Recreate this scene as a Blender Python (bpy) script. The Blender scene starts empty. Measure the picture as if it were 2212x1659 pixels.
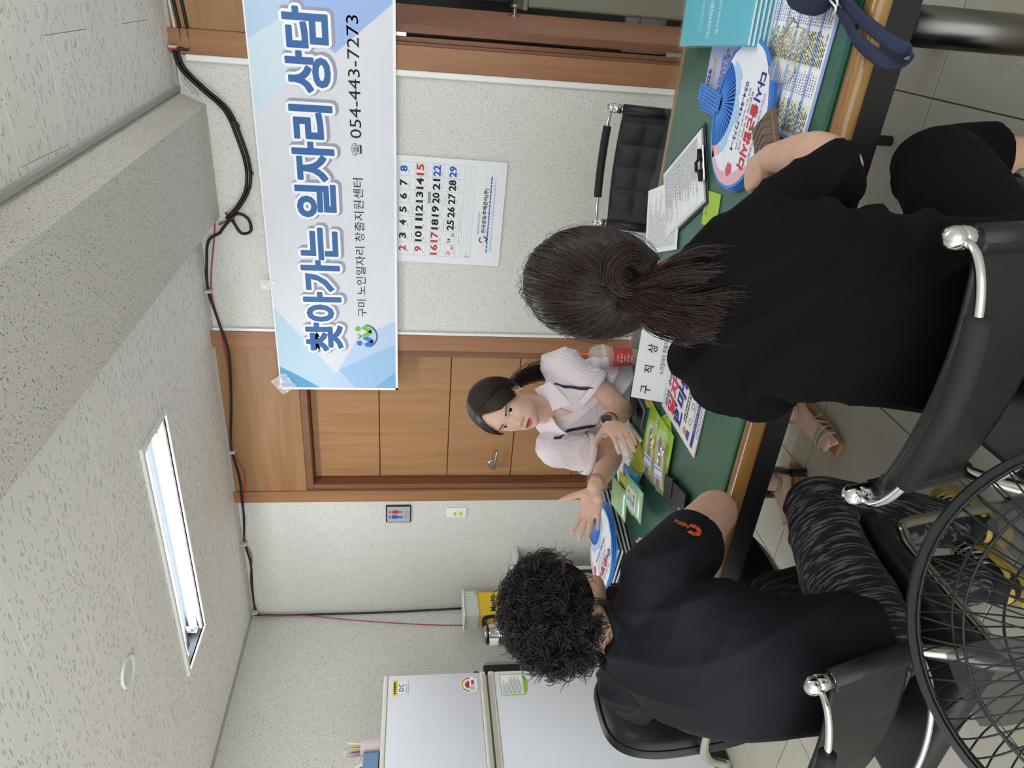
import bpy, bmesh, math, random
import numpy as np
from mathutils import Vector, Matrix, Quaternion
from mathutils.bvhtree import BVHTree
from mathutils.geometry import tessellate_polygon
random.seed(7); rng = np.random.default_rng(7)
SC = bpy.context.scene
COL = SC.collection

# ------------------------------------------------------------------ camera (a portrait phone shot: the camera lies on its side)
CAM_H, YAW, PITCH, ROLL, FPX = 1.5, math.radians(29.44), math.radians(7.85), math.radians(-0.74), 1534.0
_f = Vector((-math.sin(YAW)*math.cos(PITCH), math.cos(YAW)*math.cos(PITCH), -math.sin(PITCH)))
_r = Vector((math.cos(YAW), math.sin(YAW), 0)); _d = _f.cross(_r)
_r, _d = (_r*math.cos(ROLL)+_d*math.sin(ROLL)), (_d*math.cos(ROLL)-_r*math.sin(ROLL))
cam = bpy.data.cameras.new('camera'); cam_o = bpy.data.objects.new('camera', cam); COL.objects.link(cam_o)
cam.sensor_fit = 'HORIZONTAL'; cam.sensor_width = 36; cam.lens = FPX/2212*36; cam.clip_start = .02
mw = Matrix((_d, _r, -_f)).transposed().to_4x4(); mw.translation = (0, 0, CAM_H); cam_o.matrix_world = mw
SC.camera = cam_o

# ------------------------------------------------------------------ world, exposure
wd = bpy.data.worlds.new('world'); SC.world = wd; wd.use_nodes = True
wd.node_tree.nodes['Background'].inputs[0].default_value = (.93, .97, 1, 1)
wd.node_tree.nodes['Background'].inputs[1].default_value = 1.0
SC.view_settings.view_transform = 'Standard'; SC.view_settings.look = 'None'
SC.view_settings.exposure = 1.62; SC.view_settings.gamma = 1.0; SC.view_settings.use_curve_mapping = False
TUBE_W = 16.0       # emission of the fluorescent tubes (built with their fixtures below)

# ------------------------------------------------------------------ helpers
def lin(c):
    if isinstance(c, str): c = tuple(int(c[i:i+2], 16) for i in (0, 2, 4))
    return tuple((v/255/12.92 if v/255 <= .04045 else ((v/255+.055)/1.055)**2.4) for v in c)+(1,)
MATS = {}
def M(name, col, rough=.5, metal=0, var=None, bump=None, alpha=1, trans=0, emit=0, coat=0, spec=.5, col2=None, ior=1.45, flip=False, sheen=0):
    """var=(scale xyz, lo, hi) mixes col->col2 by stretched noise; bump=(scale xyz, strength)"""
    if name in MATS: return MATS[name]
    m = bpy.data.materials.new(name); m.use_nodes = True; nt = m.node_tree; b = nt.nodes['Principled BSDF']; L = nt.links.new
    I = b.inputs; I['Base Color'].default_value = lin(col); I['Roughness'].default_value = rough; I['Metallic'].default_value = metal
    I['Alpha'].default_value = alpha; I['Transmission Weight'].default_value = trans; I['Coat Weight'].default_value = coat; I['IOR'].default_value = ior
    I['Specular IOR Level'].default_value = spec
    if sheen: I['Sheen Weight'].default_value = sheen
    if emit: I['Emission Color'].default_value = lin(col); I['Emission Strength'].default_value = emit
    def noise_of(sc, detail=4):
        tc = nt.nodes.new('ShaderNodeTexCoord'); mp = nt.nodes.new('ShaderNodeMapping'); mp.inputs['Scale'].default_value = sc if hasattr(sc, '__len__') else (sc,)*3
        n = nt.nodes.new('ShaderNodeTexNoise'); n.inputs['Scale'].default_value = 1; n.inputs['Detail'].default_value = detail
        L(tc.outputs['Object'], mp.inputs[0]); L(mp.outputs[0], n.inputs['Vector']); return n
    if var:
        n = noise_of(var[0]); rp = nt.nodes.new('ShaderNodeValToRGB'); rp.color_ramp.elements[0].position = var[1]; rp.color_ramp.elements[1].position = var[2]
        rp.color_ramp.elements[0].color = lin(col); rp.color_ramp.elements[1].color = lin(col2); L(n.outputs[0], rp.inputs[0]); L(rp.outputs[0], I['Base Color'])
    if bump:
        n = noise_of(bump[0]); bp = nt.nodes.new('ShaderNodeBump'); bp.inputs['Strength'].default_value = bump[1]; bp.inputs['Distance'].default_value = .01
        L(n.outputs[0], bp.inputs['Height']); L(bp.outputs[0], I['Normal'])
    MATS[name] = m; return m

def fleck_mat(name, base, flecks, rough=.7):
    """base colour with several layers of small dashes: flecks = [(scale xyz, rotation z, threshold, colour)]"""
    m = M(name, base, rough); nt = m.node_tree; b = nt.nodes['Principled BSDF']; L = nt.links.new
    tc = nt.nodes.new('ShaderNodeTexCoord'); prev = None
    oi = nt.nodes.new('ShaderNodeObjectInfo'); ml = nt.nodes.new('ShaderNodeMath'); ml.operation = 'MULTIPLY'; ml.inputs[1].default_value = 23.7; L(oi.outputs['Random'], ml.inputs[0]); ad = nt.nodes.new('ShaderNodeVectorMath'); ad.operation = 'ADD'; L(tc.outputs['Object'], ad.inputs[0]); L(ml.outputs[0], ad.inputs[1]); src = ad.outputs[0]
    big = nt.nodes.new('ShaderNodeTexNoise'); big.inputs['Scale'].default_value = 1.3; L(src, big.inputs['Vector'])
    mx0 = nt.nodes.new('ShaderNodeMixRGB'); mx0.inputs[1].default_value = lin(base); mx0.inputs[2].default_value = tuple(v*.9 for v in lin(base)[:3])+(1,)
    L(big.outputs[0], mx0.inputs[0]); prev = mx0.outputs[0]
    for sc, rot, th, col in flecks:
        mp = nt.nodes.new('ShaderNodeMapping'); mp.inputs['Scale'].default_value = sc; mp.inputs['Rotation'].default_value = rot
        if th < 0:      # single dashes: one per chosen Voronoi cell
            n = nt.nodes.new('ShaderNodeTexVoronoi'); n.voronoi_dimensions = '2D'; n.inputs['Scale'].default_value = 1; sp_ = nt.nodes.new('ShaderNodeSeparateColor'); L(n.outputs['Color'], sp_.inputs[0])
            c1 = nt.nodes.new('ShaderNodeMath'); c1.operation = 'LESS_THAN'; c1.inputs[1].default_value = .27; L(n.outputs['Distance'], c1.inputs[0]); c2 = nt.nodes.new('ShaderNodeMath'); c2.operation = 'LESS_THAN'; c2.inputs[1].default_value = -th; L(sp_.outputs[0], c2.inputs[0])
            mu = nt.nodes.new('ShaderNodeMath'); mu.operation = 'MULTIPLY'; L(c1.outputs[0], mu.inputs[0]); L(c2.outputs[0], mu.inputs[1]); mx = nt.nodes.new('ShaderNodeMixRGB'); mx.inputs[2].default_value = lin(col)
            L(src, mp.inputs[0]); L(mp.outputs[0], n.inputs['Vector']); L(mu.outputs[0], mx.inputs[0]); L(prev, mx.inputs[1]); prev = mx.outputs[0]; continue
        n = nt.nodes.new('ShaderNodeTexNoise'); n.inputs['Scale'].default_value = 1; n.inputs['Detail'].default_value = 1
        mr = nt.nodes.new('ShaderNodeMapRange'); mr.inputs[1].default_value = th; mr.inputs[2].default_value = th+.03
        mx = nt.nodes.new('ShaderNodeMixRGB'); mx.inputs[2].default_value = lin(col)
        L(src, mp.inputs[0]); L(mp.outputs[0], n.inputs['Vector']); L(n.outputs[0], mr.inputs[0]); L(mr.outputs[0], mx.inputs[0]); L(prev, mx.inputs[1]); prev = mx.outputs[0]
    L(prev, b.inputs['Base Color']); return m

def tagged(o, label=None, cat=None, group=None, kind=None):
    if label: o['label'] = label
    if cat: o['category'] = cat
    if group: o['group'] = group
    if kind: o['kind'] = kind
    return o
WM = {}
def thing(name, label=None, cat=None, loc=(0, 0, 0), rot=None, group=None, kind=None, mat=None):
    o = bpy.data.objects.new(name, None); COL.objects.link(o); o.empty_display_size = .05
    m = mat.copy() if mat else (Matrix.Translation(loc) @ (rot if rot else Matrix.Identity(4)))
    o.matrix_world = m; WM[o.name] = m; return tagged(o, label, cat, group, kind)
def RZ(d): return Matrix.Rotation(math.radians(d), 4, 'Z')
def RX(d): return Matrix.Rotation(math.radians(d), 4, 'X')
def RY(d): return Matrix.Rotation(math.radians(d), 4, 'Y')
def V(*a): return Vector(a if len(a) > 1 else a[0])
def crom(pts, n):
    """Catmull-Rom resample, n samples per span; works on tuples of any length"""
    P = np.array([tuple(p) for p in pts], float); P = np.vstack([2*P[0]-P[1], P, 2*P[-1]-P[-2]]); out = []
    for i in range(1, len(P)-2):
        for k in range(n):
            t = k/n; a, b, c, d = P[i-1], P[i], P[i+1], P[i+2]
            out.append(.5*((2*b)+(c-a)*t+(2*a-5*b+4*c-d)*t*t+(3*b-a-3*c+d)*t**3))
    out.append(P[-2]); return np.array(out)

class MB:
    def __init__(s): s.v, s.f, s.m = [], [], []
    def add(s, v, f, mi=0):
        o = len(s.v); s.v += [tuple(p) for p in v]; s.f += [tuple(i+o for i in q) for q in f]; s.m += [mi]*len(f); return s
    def bx(s, x0, x1, y0, y1, z0, z1, bev=0, seg=1, mi=0, mat=None):
        if bev <= 0:
            v = [(x, y, z) for x in (x0, x1) for y in (y0, y1) for z in (z0, z1)]
            f = [(0, 1, 3, 2), (4, 6, 7, 5), (0, 4, 5, 1), (2, 3, 7, 6), (0, 2, 6, 4), (1, 5, 7, 3)]
        else:
            bm = bmesh.new(); bmesh.ops.create_cube(bm, size=1)
            for q in bm.verts: q.co = ((x0+x1)/2+q.co.x*(x1-x0), (y0+y1)/2+q.co.y*(y1-y0), (z0+z1)/2+q.co.z*(z1-z0))
            bmesh.ops.bevel(bm, geom=bm.edges[:]+bm.verts[:], offset=bev, segments=seg, profile=.5, affect='EDGES')
            bm.verts.index_update(); v = [q.co.copy() for q in bm.verts]; f = [[q.index for q in p.verts] for p in bm.faces]; bm.free()
        if mat: v = [mat @ Vector(p) for p in v]
        return s.add(v, f, mi)
    def tube(s, pts, r, n=8, caps=True, mi=0, up=None, rnd=False, sm=0):
        """swept tube; r: number, list, or list of (r_side, r_up); up: reference for the section's second axis"""
        P = [Vector(p) for p in pts]
        R = [r]*len(P) if not hasattr(r, '__len__') else list(r)
        R = [(q, q) if not hasattr(q, '__len__') else tuple(q) for q in R]
        if sm:
            A = crom([tuple(p)+q for p, q in zip(P, R)], sm); P = [Vector(a[:3]) for a in A]; R = [(max(a[3], 1e-4), max(a[4], 1e-4)) for a in A]
        if rnd:   # rounded ends
            d0 = (P[0]-P[1]).normalized(); d1 = (P[-1]-P[-2]).normalized(); a0, a1 = min(R[0]), min(R[-1])
            P0, R0 = [], []; P1, R1 = [], []
            for k in (.97, .75, .4): c = math.sqrt(1-k*k); P0.append(P[0]+d0*a0*k); R0.append((R[0][0]*c, R[0][1]*c)); P1.insert(0, P[-1]+d1*a1*k); R1.insert(0, (R[-1][0]*c, R[-1][1]*c))
            P, R = P0+P+P1, R0+R+R1
        T = [(P[min(i+1, len(P)-1)]-P[max(i-1, 0)]).normalized() for i in range(len(P))]
        u = Vector(up) if up is not None else (Vector((0, 0, 1)) if abs(T[0].z) < .9 else Vector((1, 0, 0)))
        v = []; f = []
        for i in range(len(P)):
            if up is not None: u0 = Vector(up)
            else: u0 = u
            a = T[i].cross(u0)
            if a.length < 1e-6: a = T[i].orthogonal()
            a.normalize(); u = a.cross(T[i]).normalized()
            for k in range(n):
                t = 2*math.pi*k/n; v.append(P[i]+a*math.cos(t)*R[i][0]+u*math.sin(t)*R[i][1])
        for i in range(len(P)-1):
            for k in range(n):
                f.append((i*n+k, (i+1)*n+k, (i+1)*n+(k+1) % n, i*n+(k+1) % n))
        if caps: f.append(tuple(range(n))); f.append(tuple((len(P)-1)*n+k for k in reversed(range(n))))
        return s.add(v, f, mi)
    def lathe(s, prof, o=(0, 0, 0), n=20, mat=None, mi=0):
        """profile [(radius, z)] about local z; mat places it"""
        v = []; f = []
        for r, z in prof:
            for k in range(n): t = 2*math.pi*k/n; v.append(Vector((r*math.cos(t), r*math.sin(t), z)))
        for i in range(len(prof)-1):
            for k in range(n): f.append((i*n+k, i*n+(k+1) % n, (i+1)*n+(k+1) % n, (i+1)*n+k))
        if prof[0][0] > 1e-4: f.append(tuple(reversed(range(n))))
        if prof[-1][0] > 1e-4: f.append(tuple((len(prof)-1)*n+k for k in range(n)))
        v = [(mat @ p if mat else p)+Vector(o) for p in v]
        return s.add(v, f, mi)
    def ball(s, c, r, n=12, m=8, mi=0, mat=None):
        r = (r, r, r) if not hasattr(r, '__len__') else r; v = [Vector((0, 0, -1))]; f = []
        for i in range(1, m):
            t = math.pi*i/m
            for k in range(n): a = 2*math.pi*k/n; v.append(Vector((math.sin(t)*math.cos(a), math.sin(t)*math.sin(a), -math.cos(t))))
        v.append(Vector((0, 0, 1))); e = len(v)-1
        for k in range(n): f.append((0, 1+(k+1) % n, 1+k)); f.append((e, e-n+k, e-n+(k+1) % n))
        for i in range(m-2):
            for k in range(n): a = 1+i*n; f.append((a+k, a+(k+1) % n, a+n+(k+1) % n, a+n+k))
        v = [Vector((p.x*r[0], p.y*r[1], p.z*r[2])) for p in v]
        v = [(mat @ p if mat else p)+Vector(c) for p in v]; return s.add(v, f, mi)
    def prism(s, poly, z0, z1, mat=None, mi=0):
        n = len(poly); a = sum(poly[i][0]*poly[(i+1) % n][1]-poly[(i+1) % n][0]*poly[i][1] for i in range(n))
        if a < 0: poly = poly[::-1]
        v = [Vector((x, y, z)) for z in (z0, z1) for x, y in poly]
        tri = tessellate_polygon([[Vector((x, y, 0)) for x, y in poly]])
        f = []
        for t in tri:
            A = (Vector(poly[t[1]])-Vector(poly[t[0]])).to_3d().cross((Vector(poly[t[2]])-Vector(poly[t[0]])).to_3d()).z
            t = t if A > 0 else t[::-1]
            f.append(tuple(i+n for i in t)); f.append(tuple(reversed(t)))
        f += [(i, (i+1) % n, n+(i+1) % n, n+i) for i in range(n)]
        if mat: v = [mat @ p for p in v]
        return s.add(v, f, mi)
    def quad(s, pts, mi=0): return s.add(pts, [tuple(range(len(pts)))], mi)
    def build(s, name, mat, parent=None, smooth=False, local=False, label=None, cat=None, group=None, kind=None, angle=None):
        me = bpy.data.meshes.new(name); v = s.v
        o = bpy.data.objects.new(name, me)
        if parent is not None:
            if not local: im = WM[parent.name].inverted(); v = [im @ Vector(p) for p in v]
            o.parent = parent; WM[o.name] = WM[parent.name]
        else: WM[o.name] = Matrix.Identity(4)
        me.from_pydata([tuple(p) for p in v], [], s.f); COL.objects.link(o)
        for q in (mat if isinstance(mat, (list, tuple)) else [mat]): me.materials.append(q)
        if any(s.m): me.polygons.foreach_set('material_index', s.m)
        if smooth: me.shade_smooth()
        if angle: 
            me.shade_smooth(); me.set_sharp_from_angle(angle=math.radians(angle))
        me.update(); return tagged(o, label, cat, group, kind)

def dup(root, mat=None, label=None, group=None):
    r = root.copy(); COL.objects.link(r)
    if mat is not None: r.matrix_world = mat; WM[r.name] = mat
    if label: r['label'] = label
    if group: r['group'] = group
    for ch in list(root.children):
        c = ch.copy(); COL.objects.link(c); c.parent = r
        for g in ch.children: e = g.copy(); COL.objects.link(e); e.parent = c
    return r

# lettering: the built-in font turned into flat meshes
_tc = bpy.data.curves.new('t', 'FONT'); _to = bpy.data.objects.new('t', _tc); _ts = bpy.data.scenes.new('t'); _ts.collection.objects.link(_to); _tcache = {}
def glyphs(body, bold=0, res=3):
    k = (body, bold, res)
    if k not in _tcache:
        _tc.body = body; _tc.offset = bold; _tc.resolution_u = res; _tc.dimensions = '2D'; _tc.fill_mode = 'FRONT'; _to.update_tag(); _ts.view_layers[0].update()
        me = bpy.data.meshes.new_from_object(_to.evaluated_get(_ts.view_layers[0].depsgraph))
        v = np.array([tuple(q.co)[:2] for q in me.vertices]).reshape(-1, 2); f = [tuple(p.vertices) for p in me.polygons]
        if len(v):
            f2 = []
            for p in f:
                a = sum(v[p[i]][0]*v[p[(i+1) % len(p)]][1]-v[p[(i+1) % len(p)]][0]*v[p[i]][1] for i in range(len(p)))
                f2.append(p if a > 0 else p[::-1])
            f = f2
        bpy.data.meshes.remove(me); _tcache[k] = (v, f)
    return _tcache[k]
def put_text(mb, body, x, y, h, w=None, bold=0, align='C', rot=0, res=2, z=.0007, shear=0, mat=None, ref=None):
    """text centred (or left/right) at x,y in the local plane, glyph box height h, optional total width w; ref = unbolded box"""
    v, f = glyphs(body, bold, res)
    if not len(v): return
    rv = glyphs(body, 0, res)[0]
    lo, hi = rv.min(0), rv.max(0); s = h/(hi[1]-lo[1]); sx = w/(hi[0]-lo[0]) if w else s
    p = (v-(lo+hi)/2)*[sx, s]; W = (hi[0]-lo[0])*sx
    if align == 'L': p = p+[W/2, 0]
    if align == 'R': p = p-[W/2, 0]
    p = p+np.stack([p[:, 1]*shear, p[:, 1]*0], 1)
    c, sn = math.cos(math.radians(rot)), math.sin(math.radians(rot)); p = p@np.array([[c, sn], [-sn, c]])+[x, y]
    q = [Vector((a, b, z)) for a, b in p]
    if mat: q = [mat @ a for a in q]
    mb.add(q, f)
def letter(parent, mat, items, name='lettering', z=.0007, label=None):
    for it in items:
        mb = MB(); put_text(mb, *it[:4], z=z, **(it[4] if len(it) > 4 else {})); o = mb.build(name, mat, parent, local=True, label=label)
    return o
def rects(mb, rs, z=.0005):
    for x0, x1, y0, y1 in rs: mb.add([(x0, y0, z), (x1, y0, z), (x1, y1, z), (x0, y1, z)], [(0, 1, 2, 3)])
    return mb
def flat(mb, poly, z=.0005):
    v = [(x, y, z) for x, y in poly]; n = len(poly)
    a = sum(poly[i][0]*poly[(i+1) % n][1]-poly[(i+1) % n][0]*poly[i][1] for i in range(n))
    if a < 0: v = v[::-1]
    f = []
    for t in tessellate_polygon([[Vector(p) for p in v]]):
        A = (Vector(v[t[1]])-Vector(v[t[0]])).cross(Vector(v[t[2]])-Vector(v[t[0]])).z
        f.append(t if A > 0 else t[::-1])
    return mb.add(v, f)
def circ(x, y, r, n=20, a0=0, a1=360, ry=None): return [(x+r*math.cos(math.radians(a0+(a1-a0)*k/n)), y+(ry or r)*math.sin(math.radians(a0+(a1-a0)*k/n))) for k in range(n + (0 if a1-a0 == 360 else 1))]
def ring2(mb, x, y, r0, r1, a0=0, a1=360, n=24, z=.0005):
    A = circ(x, y, r1, n, a0, a1); B = circ(x, y, r0, n, a0, a1)
    if a1-a0 == 360: A.append(A[0]); B.append(B[0])
    for i in range(len(A)-1): mb.add([(*B[i], z), (*A[i], z), (*A[i+1], z), (*B[i+1], z)], [(0, 1, 2, 3)])
    return mb
def scribble(mb, x0, x1, y0, y1, rows, z=.0006, fill=.8, hgt=.45, chunk=(.004, .018)):
    """lines of tiny unreadable print"""
    dy = (y1-y0)/rows
    for r in range(rows):
        y = y1-(r+.5)*dy; x = x0; end = x0+(x1-x0)*(fill+random.random()*(1-fill))
        while x < end:
            w = random.uniform(*chunk); xe = min(x+w, end); rects(mb, [(x, xe, y-dy*hgt/2, y+dy*hgt/2)], z); x = xe+random.uniform(.0015, .004)
    return mb

# ------------------------------------------------------------------ common materials
m_chrome = M('chrome', 'd8d8d8', .12, 1); m_steel = M('brushed_steel', 'b4b2ae', .3, 1); m_dull = M('worn_chrome', 'a8a49c', .28, 1)
m_leather = M('black_leather', '131417', .42, bump=(300, .15)); m_foam = M('black_foam', '1a1b1e', .75); m_blackp = M('black_plastic', '121214', .4)
m_white = M('white_plastic', 'e9e9e4', .4); m_paper = M('white_paper', 'eef0f2', .75); m_ink = M('black_ink', '18181c', .7)
m_navy = M('navy_ink', '2b2f86', .7); m_red = M('red_ink', 'c23a40', .7); m_blue = M('blue_ink', '2858b8', .7); m_grayink = M('grey_ink', '8a8c90', .8)
m_wood = M('orange_wood', '8e6242', .45, var=((34, 34, 2.2), .3, .75), col2='a2744e', bump=((60, 60, 4), .04))
m_woodh = M('orange_wood_level_grain', '8e6640', .45, var=((2.2, 34, 34), .3, .75), col2='a07850', bump=((4, 60, 60), .04))
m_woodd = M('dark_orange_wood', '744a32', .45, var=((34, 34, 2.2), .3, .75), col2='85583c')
m_groove = M('groove_shadow_wood', '5a3014', .7)
m_clear = M('clear_film', 'f4f8f8', .12, alpha=.22, spec=.8)
# ================================================================== the setting
D, CZ, XL, XR, YB = 3.35, 2.505, -3.60, 1.70, -1.6
m_wall = fleck_mat('speckled_wallpaper', 'dddcd4', [((150, 150, 560), (.4, 0, .5), .665, '77776f'), ((560, 150, 150), (.3, .9, 1.0), .665, '83837a'), ((260, 260, 260), (0, 0, 0), .70, '4a4a44')])
m_beam = fleck_mat('speckled_beam_paper', 'd8d4cb', [((140, 140, 520), (.4, 0, .5), .65, '7d7a72'), ((520, 140, 180), (.3, .9, 1.0), .65, '8a867c')])
m_ceil = fleck_mat('acoustic_tile', 'efece7', [((17, 165, 1), (0, 0, .10), -.13, 'b2aea9'), ((21, 180, 1), (0, 0, -.16), -.08, 'aba7a2'), ((75, 75, 1), (0, 0, .6), -.07, 'b8b4af')], .85)
m_floor = fleck_mat('vinyl_tile', 'c3bfb0', [((5, 5, 5), (0, 0, .5), .60, 'b9b4a3'), ((160, 50, 50), (0, 0, 1), .66, 'b2ad9c'), ((90, 90, 90), (0, 0, 0), .74, '9a9483')], .42)
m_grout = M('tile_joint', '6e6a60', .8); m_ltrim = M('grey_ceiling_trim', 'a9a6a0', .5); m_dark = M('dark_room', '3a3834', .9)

# floor: base slab with single vinyl tiles laid on it
fl = MB().bx(XL-.2, XR+.2, YB, D+2.6, -.12, -.004).build('floor', m_grout, kind='structure')
tm = MB().bx(-.2245, .2245, -.2245, .2245, -.004, 0, .0012)
first = None
for i in range(-8, 5):
    for j in range(-8, 12):
        x, y = -.19+.2265+i*.453, 2.08+.2265+(j-4)*.453
        if x > XR or x < XL-.2 or y > D+2.4 or y < YB+.2: continue
        if first is None: first = tm.build('floor_tile', m_floor, fl); o = first
        else: o = first.copy(); COL.objects.link(o)
        o.location = (x, y, 0)
for o in list(fl.children): o['kind'] = 'structure'
# ceiling with single acoustic tiles in running bond
ce = MB().bx(XL-.2, XR+.2, YB, D+.15, CZ+.10, CZ+.2).build('ceiling', M('tile_gap', '8e8a85', .9), kind='structure')
tm = MB().bx(-.2862, .2862, -.1427, .1427, 0, .012, .0009); first = None
LX0, LX1, LY0, LY1 = -2.85, -1.60, 2.30, 2.60     # light opening
for j in range(-11, 7):
    y = 1.555+j*.2868
    for i in range(-5, 7):
        x = -1.65+.287+i*.574+(0 if j % 2 == 0 else .287)
        if not (XL-.2 < x < XR+.2) or y < YB+.1 or y > D+.1: continue
        if LX0-.25 < x < LX1+.25 and LY0-.06 < y < LY1+.06: continue
        if first is None: first = tm.build('ceiling_tile', m_ceil, ce); o = first
        else: o = first.copy(); COL.objects.link(o)
        o.location = (x, y, CZ)
for o in list(ce.children): o['kind'] = 'structure'
# infill tiles around the light opening
def cut_tile(x0, x1, y0, y1):
    if x1-x0 > .02 and y1-y0 > .02: MB().bx(x0+.0008, x1-.0008, y0+.0008, y1-.0008, CZ, CZ+.012, .0009).build('ceiling_tile', m_ceil, ce, kind='structure')
for j in range(-11, 7):
    y = 1.555+j*.2868
    if not (LY0-.06 < y < LY1+.06): continue
    for i in range(-5, 7):
        x = -1.65+.287+i*.574+(0 if j % 2 == 0 else .287)
        if LX0-.25 < x < LX1+.25:
            a0, a1, b0, b1 = x-.287, x+.287, y-.1434, y+.1434
            cut_tile(a0, min(a1, LX0), b0, b1); cut_tile(max(a0, LX1), a1, b0, b1)
            cut_tile(max(a0, LX0), min(a1, LX1), b0, min(b1, LY0)); cut_tile(max(a0, LX0), min(a1, LX1), max(b0, LY1), b1)
# walls
wb = MB()
for x0, x1 in ((XL-.15, -2.683), (-1.601, -.35), (.62, XR+.15)): wb.bx(x0, x1, D, D+.14, 0, CZ+.1)
wb.bx(-2.683, -1.601, D+.105, D+.14, 0, CZ+.1)
wb.build('wall_back', m_wall, kind='structure')
MB().bx(XL-.15, XL, YB, D, 0, CZ+.1).build('wall_left', m_wall, kind='structure')
MB().bx(XR, XR+.15, YB, D, 0, CZ+.1).build('wall_right', m_wall, kind='structure')
MB().bx(XL, -2.683, D-.012, D, 0, .09, .003).build('baseboard_back', M('baseboard', '6d4a32', .5), kind='structure')
MB().bx(-1.601, -.38, D-.012, D, 0, .09, .003).build('baseboard_back', MATS['baseboard'], kind='structure')
# smudges on the wallpaper
for i, (x, z, w, h) in enumerate([(-2.92, 1.17, .016, .006), (XL+.001, 2.28, .02, .02)]): pass
# ceiling beam
b0 = MB(); zb = 2.395
def beam_ring(y):
    k = 3.35-y; return [(-.49-.040*k, y, CZ+.01), (-.541-.042*k, y, zb), (-1.026-.022*k, y, zb), (-1.04-.022*k, y, CZ+.01)]
r0, r1 = beam_ring(D), beam_ring(YB)
b0.add(r0+r1, [(0, 1, 5, 4), (1, 2, 6, 5), (2, 3, 7, 6), (3, 2, 1, 0), (4, 5, 6, 7)])
b0.build('ceiling_beam', m_beam, kind='structure')
# perimeter trims
MB().bx(XL, XR, D-.012, D, CZ-.012, CZ).build('trim_1', m_ltrim, kind='structure')
MB().bx(XL, XL+.012, YB, D, CZ-.012, CZ).build('trim_2', m_ltrim, kind='structure')
t = MB(); k0, k1 = 0, D-YB
t.add([(-.487-.04*k, 3.35-k, z) if s == 0 else (-.470-.04*k, 3.35-k, z) for k in (k0, k1) for s in (0, 1) for z in (CZ-.016, CZ)], [(0, 1, 3, 2), (4, 6, 7, 5), (0, 2, 6, 4), (1, 5, 7, 3), (0, 4, 5, 1), (2, 3, 7, 6)])
t.build('trim_3', m_ltrim, kind='structure')

# door 1 (closed): frame, transom panel, leaf boards, lever handle
def rail(mb, x0, x1, z0, z1, y0, y1, bev=.002): return mb.bx(x0, x1, y0, y1, z0, z1, bev)
d1 = thing('door_1', 'closed orange wood door with lever handle, taped banner over its corner', 'door', (-2.14, D, 0), kind='structure')
YC = D-.018
rail(MB(), -2.683, -2.606, 0, CZ, YC, D+.10).build('casing', m_wood, d1); rail(MB(), -1.690, -1.601, 0, CZ, YC, D+.10).build('casing', m_wood, d1)
rail(MB(), -2.606, -1.690, 2.10, CZ, YC+.008, D+.10).build('transom_panel', m_woodh, d1)
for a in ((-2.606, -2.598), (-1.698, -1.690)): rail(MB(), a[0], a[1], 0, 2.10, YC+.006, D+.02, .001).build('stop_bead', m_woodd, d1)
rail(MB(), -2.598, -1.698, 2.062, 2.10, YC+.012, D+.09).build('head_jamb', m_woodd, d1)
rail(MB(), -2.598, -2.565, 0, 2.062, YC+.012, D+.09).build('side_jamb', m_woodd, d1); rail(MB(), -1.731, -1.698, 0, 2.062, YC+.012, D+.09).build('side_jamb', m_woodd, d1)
leaf = MB().bx(-2.565, -1.731, D+.082, D+.10, .01, 2.062).build('door_leaf', m_groove, d1)
zs = [.012, .30, .545, .92, 1.30, 1.69, 2.060]
for a, b in zip(zs[:-1], zs[1:]): MB().bx(-2.563, -1.733, D+.072, D+.09, a+.0025, b-.0025, .002).build('door_board', M('amber_wood', '9a6f48', .42, var=((30, 30, 2.0), .3, .75), col2='ad8258', bump=((60, 60, 4), .04)), leaf)
hd = MB(); hd.lathe([(0, 0), (.031, 0), (.031, .007), (.027, .010), (.027, .0101), (.011, .0102), (.011, .0105), (.010, .045)], n=24, mat=Matrix.Translation((-2.475, D+.072, 1.03)) @ RX(90)).build('handle_rosette', m_steel, d1)
MB().tube([(-2.482, D+.028, 1.032), (-2.44, D+.026, 1.028), (-2.365, D+.03, 1.018)], [(.011, .009), (.010, .008), (.009, .007)], 12, rnd=True).build('handle_lever', m_steel, d1, smooth=True)
MB().bx(-1.600, -1.585, D-.016, D, 0, CZ-.012, .002).build('trim_4', m_white, kind='structure')

# door 2 (standing open into the next room)
d2 = thing('door_2', 'open orange wood door leaf swung away into the dark next room', 'door', (-.1, D, 0), kind='structure')
rail(MB(), -.345, -.250, 0, CZ, YC, D+.12).build('casing', m_wood, d2); rail(MB(), .52, .615, 0, CZ, YC, D+.12).build('casing', m_wood, d2)
rail(MB(), -.250, .52, 2.10, CZ, YC+.01, D+.12).build('transom_panel', m_woodh, d2)
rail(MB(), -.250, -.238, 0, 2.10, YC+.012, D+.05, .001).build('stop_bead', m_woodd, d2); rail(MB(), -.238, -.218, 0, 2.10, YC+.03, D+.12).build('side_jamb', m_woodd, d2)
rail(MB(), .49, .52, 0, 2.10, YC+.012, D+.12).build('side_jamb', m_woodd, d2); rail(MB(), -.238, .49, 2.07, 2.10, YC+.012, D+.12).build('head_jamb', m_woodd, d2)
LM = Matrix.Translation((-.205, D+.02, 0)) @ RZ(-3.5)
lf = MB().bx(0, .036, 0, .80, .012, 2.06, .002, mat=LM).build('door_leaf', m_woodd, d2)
for z in (.40, .80, 1.21, 1.63): MB().bx(.0355, .0372, .02, .79, z-.002, z+.002, mat=LM).build('groove', m_wood, lf)
for z in (.36, 1.60): MB().bx(-.018, .004, -.004, .02, z-.05, z+.05, .002, mat=LM).build('hinge', m_steel, lf)
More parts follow.
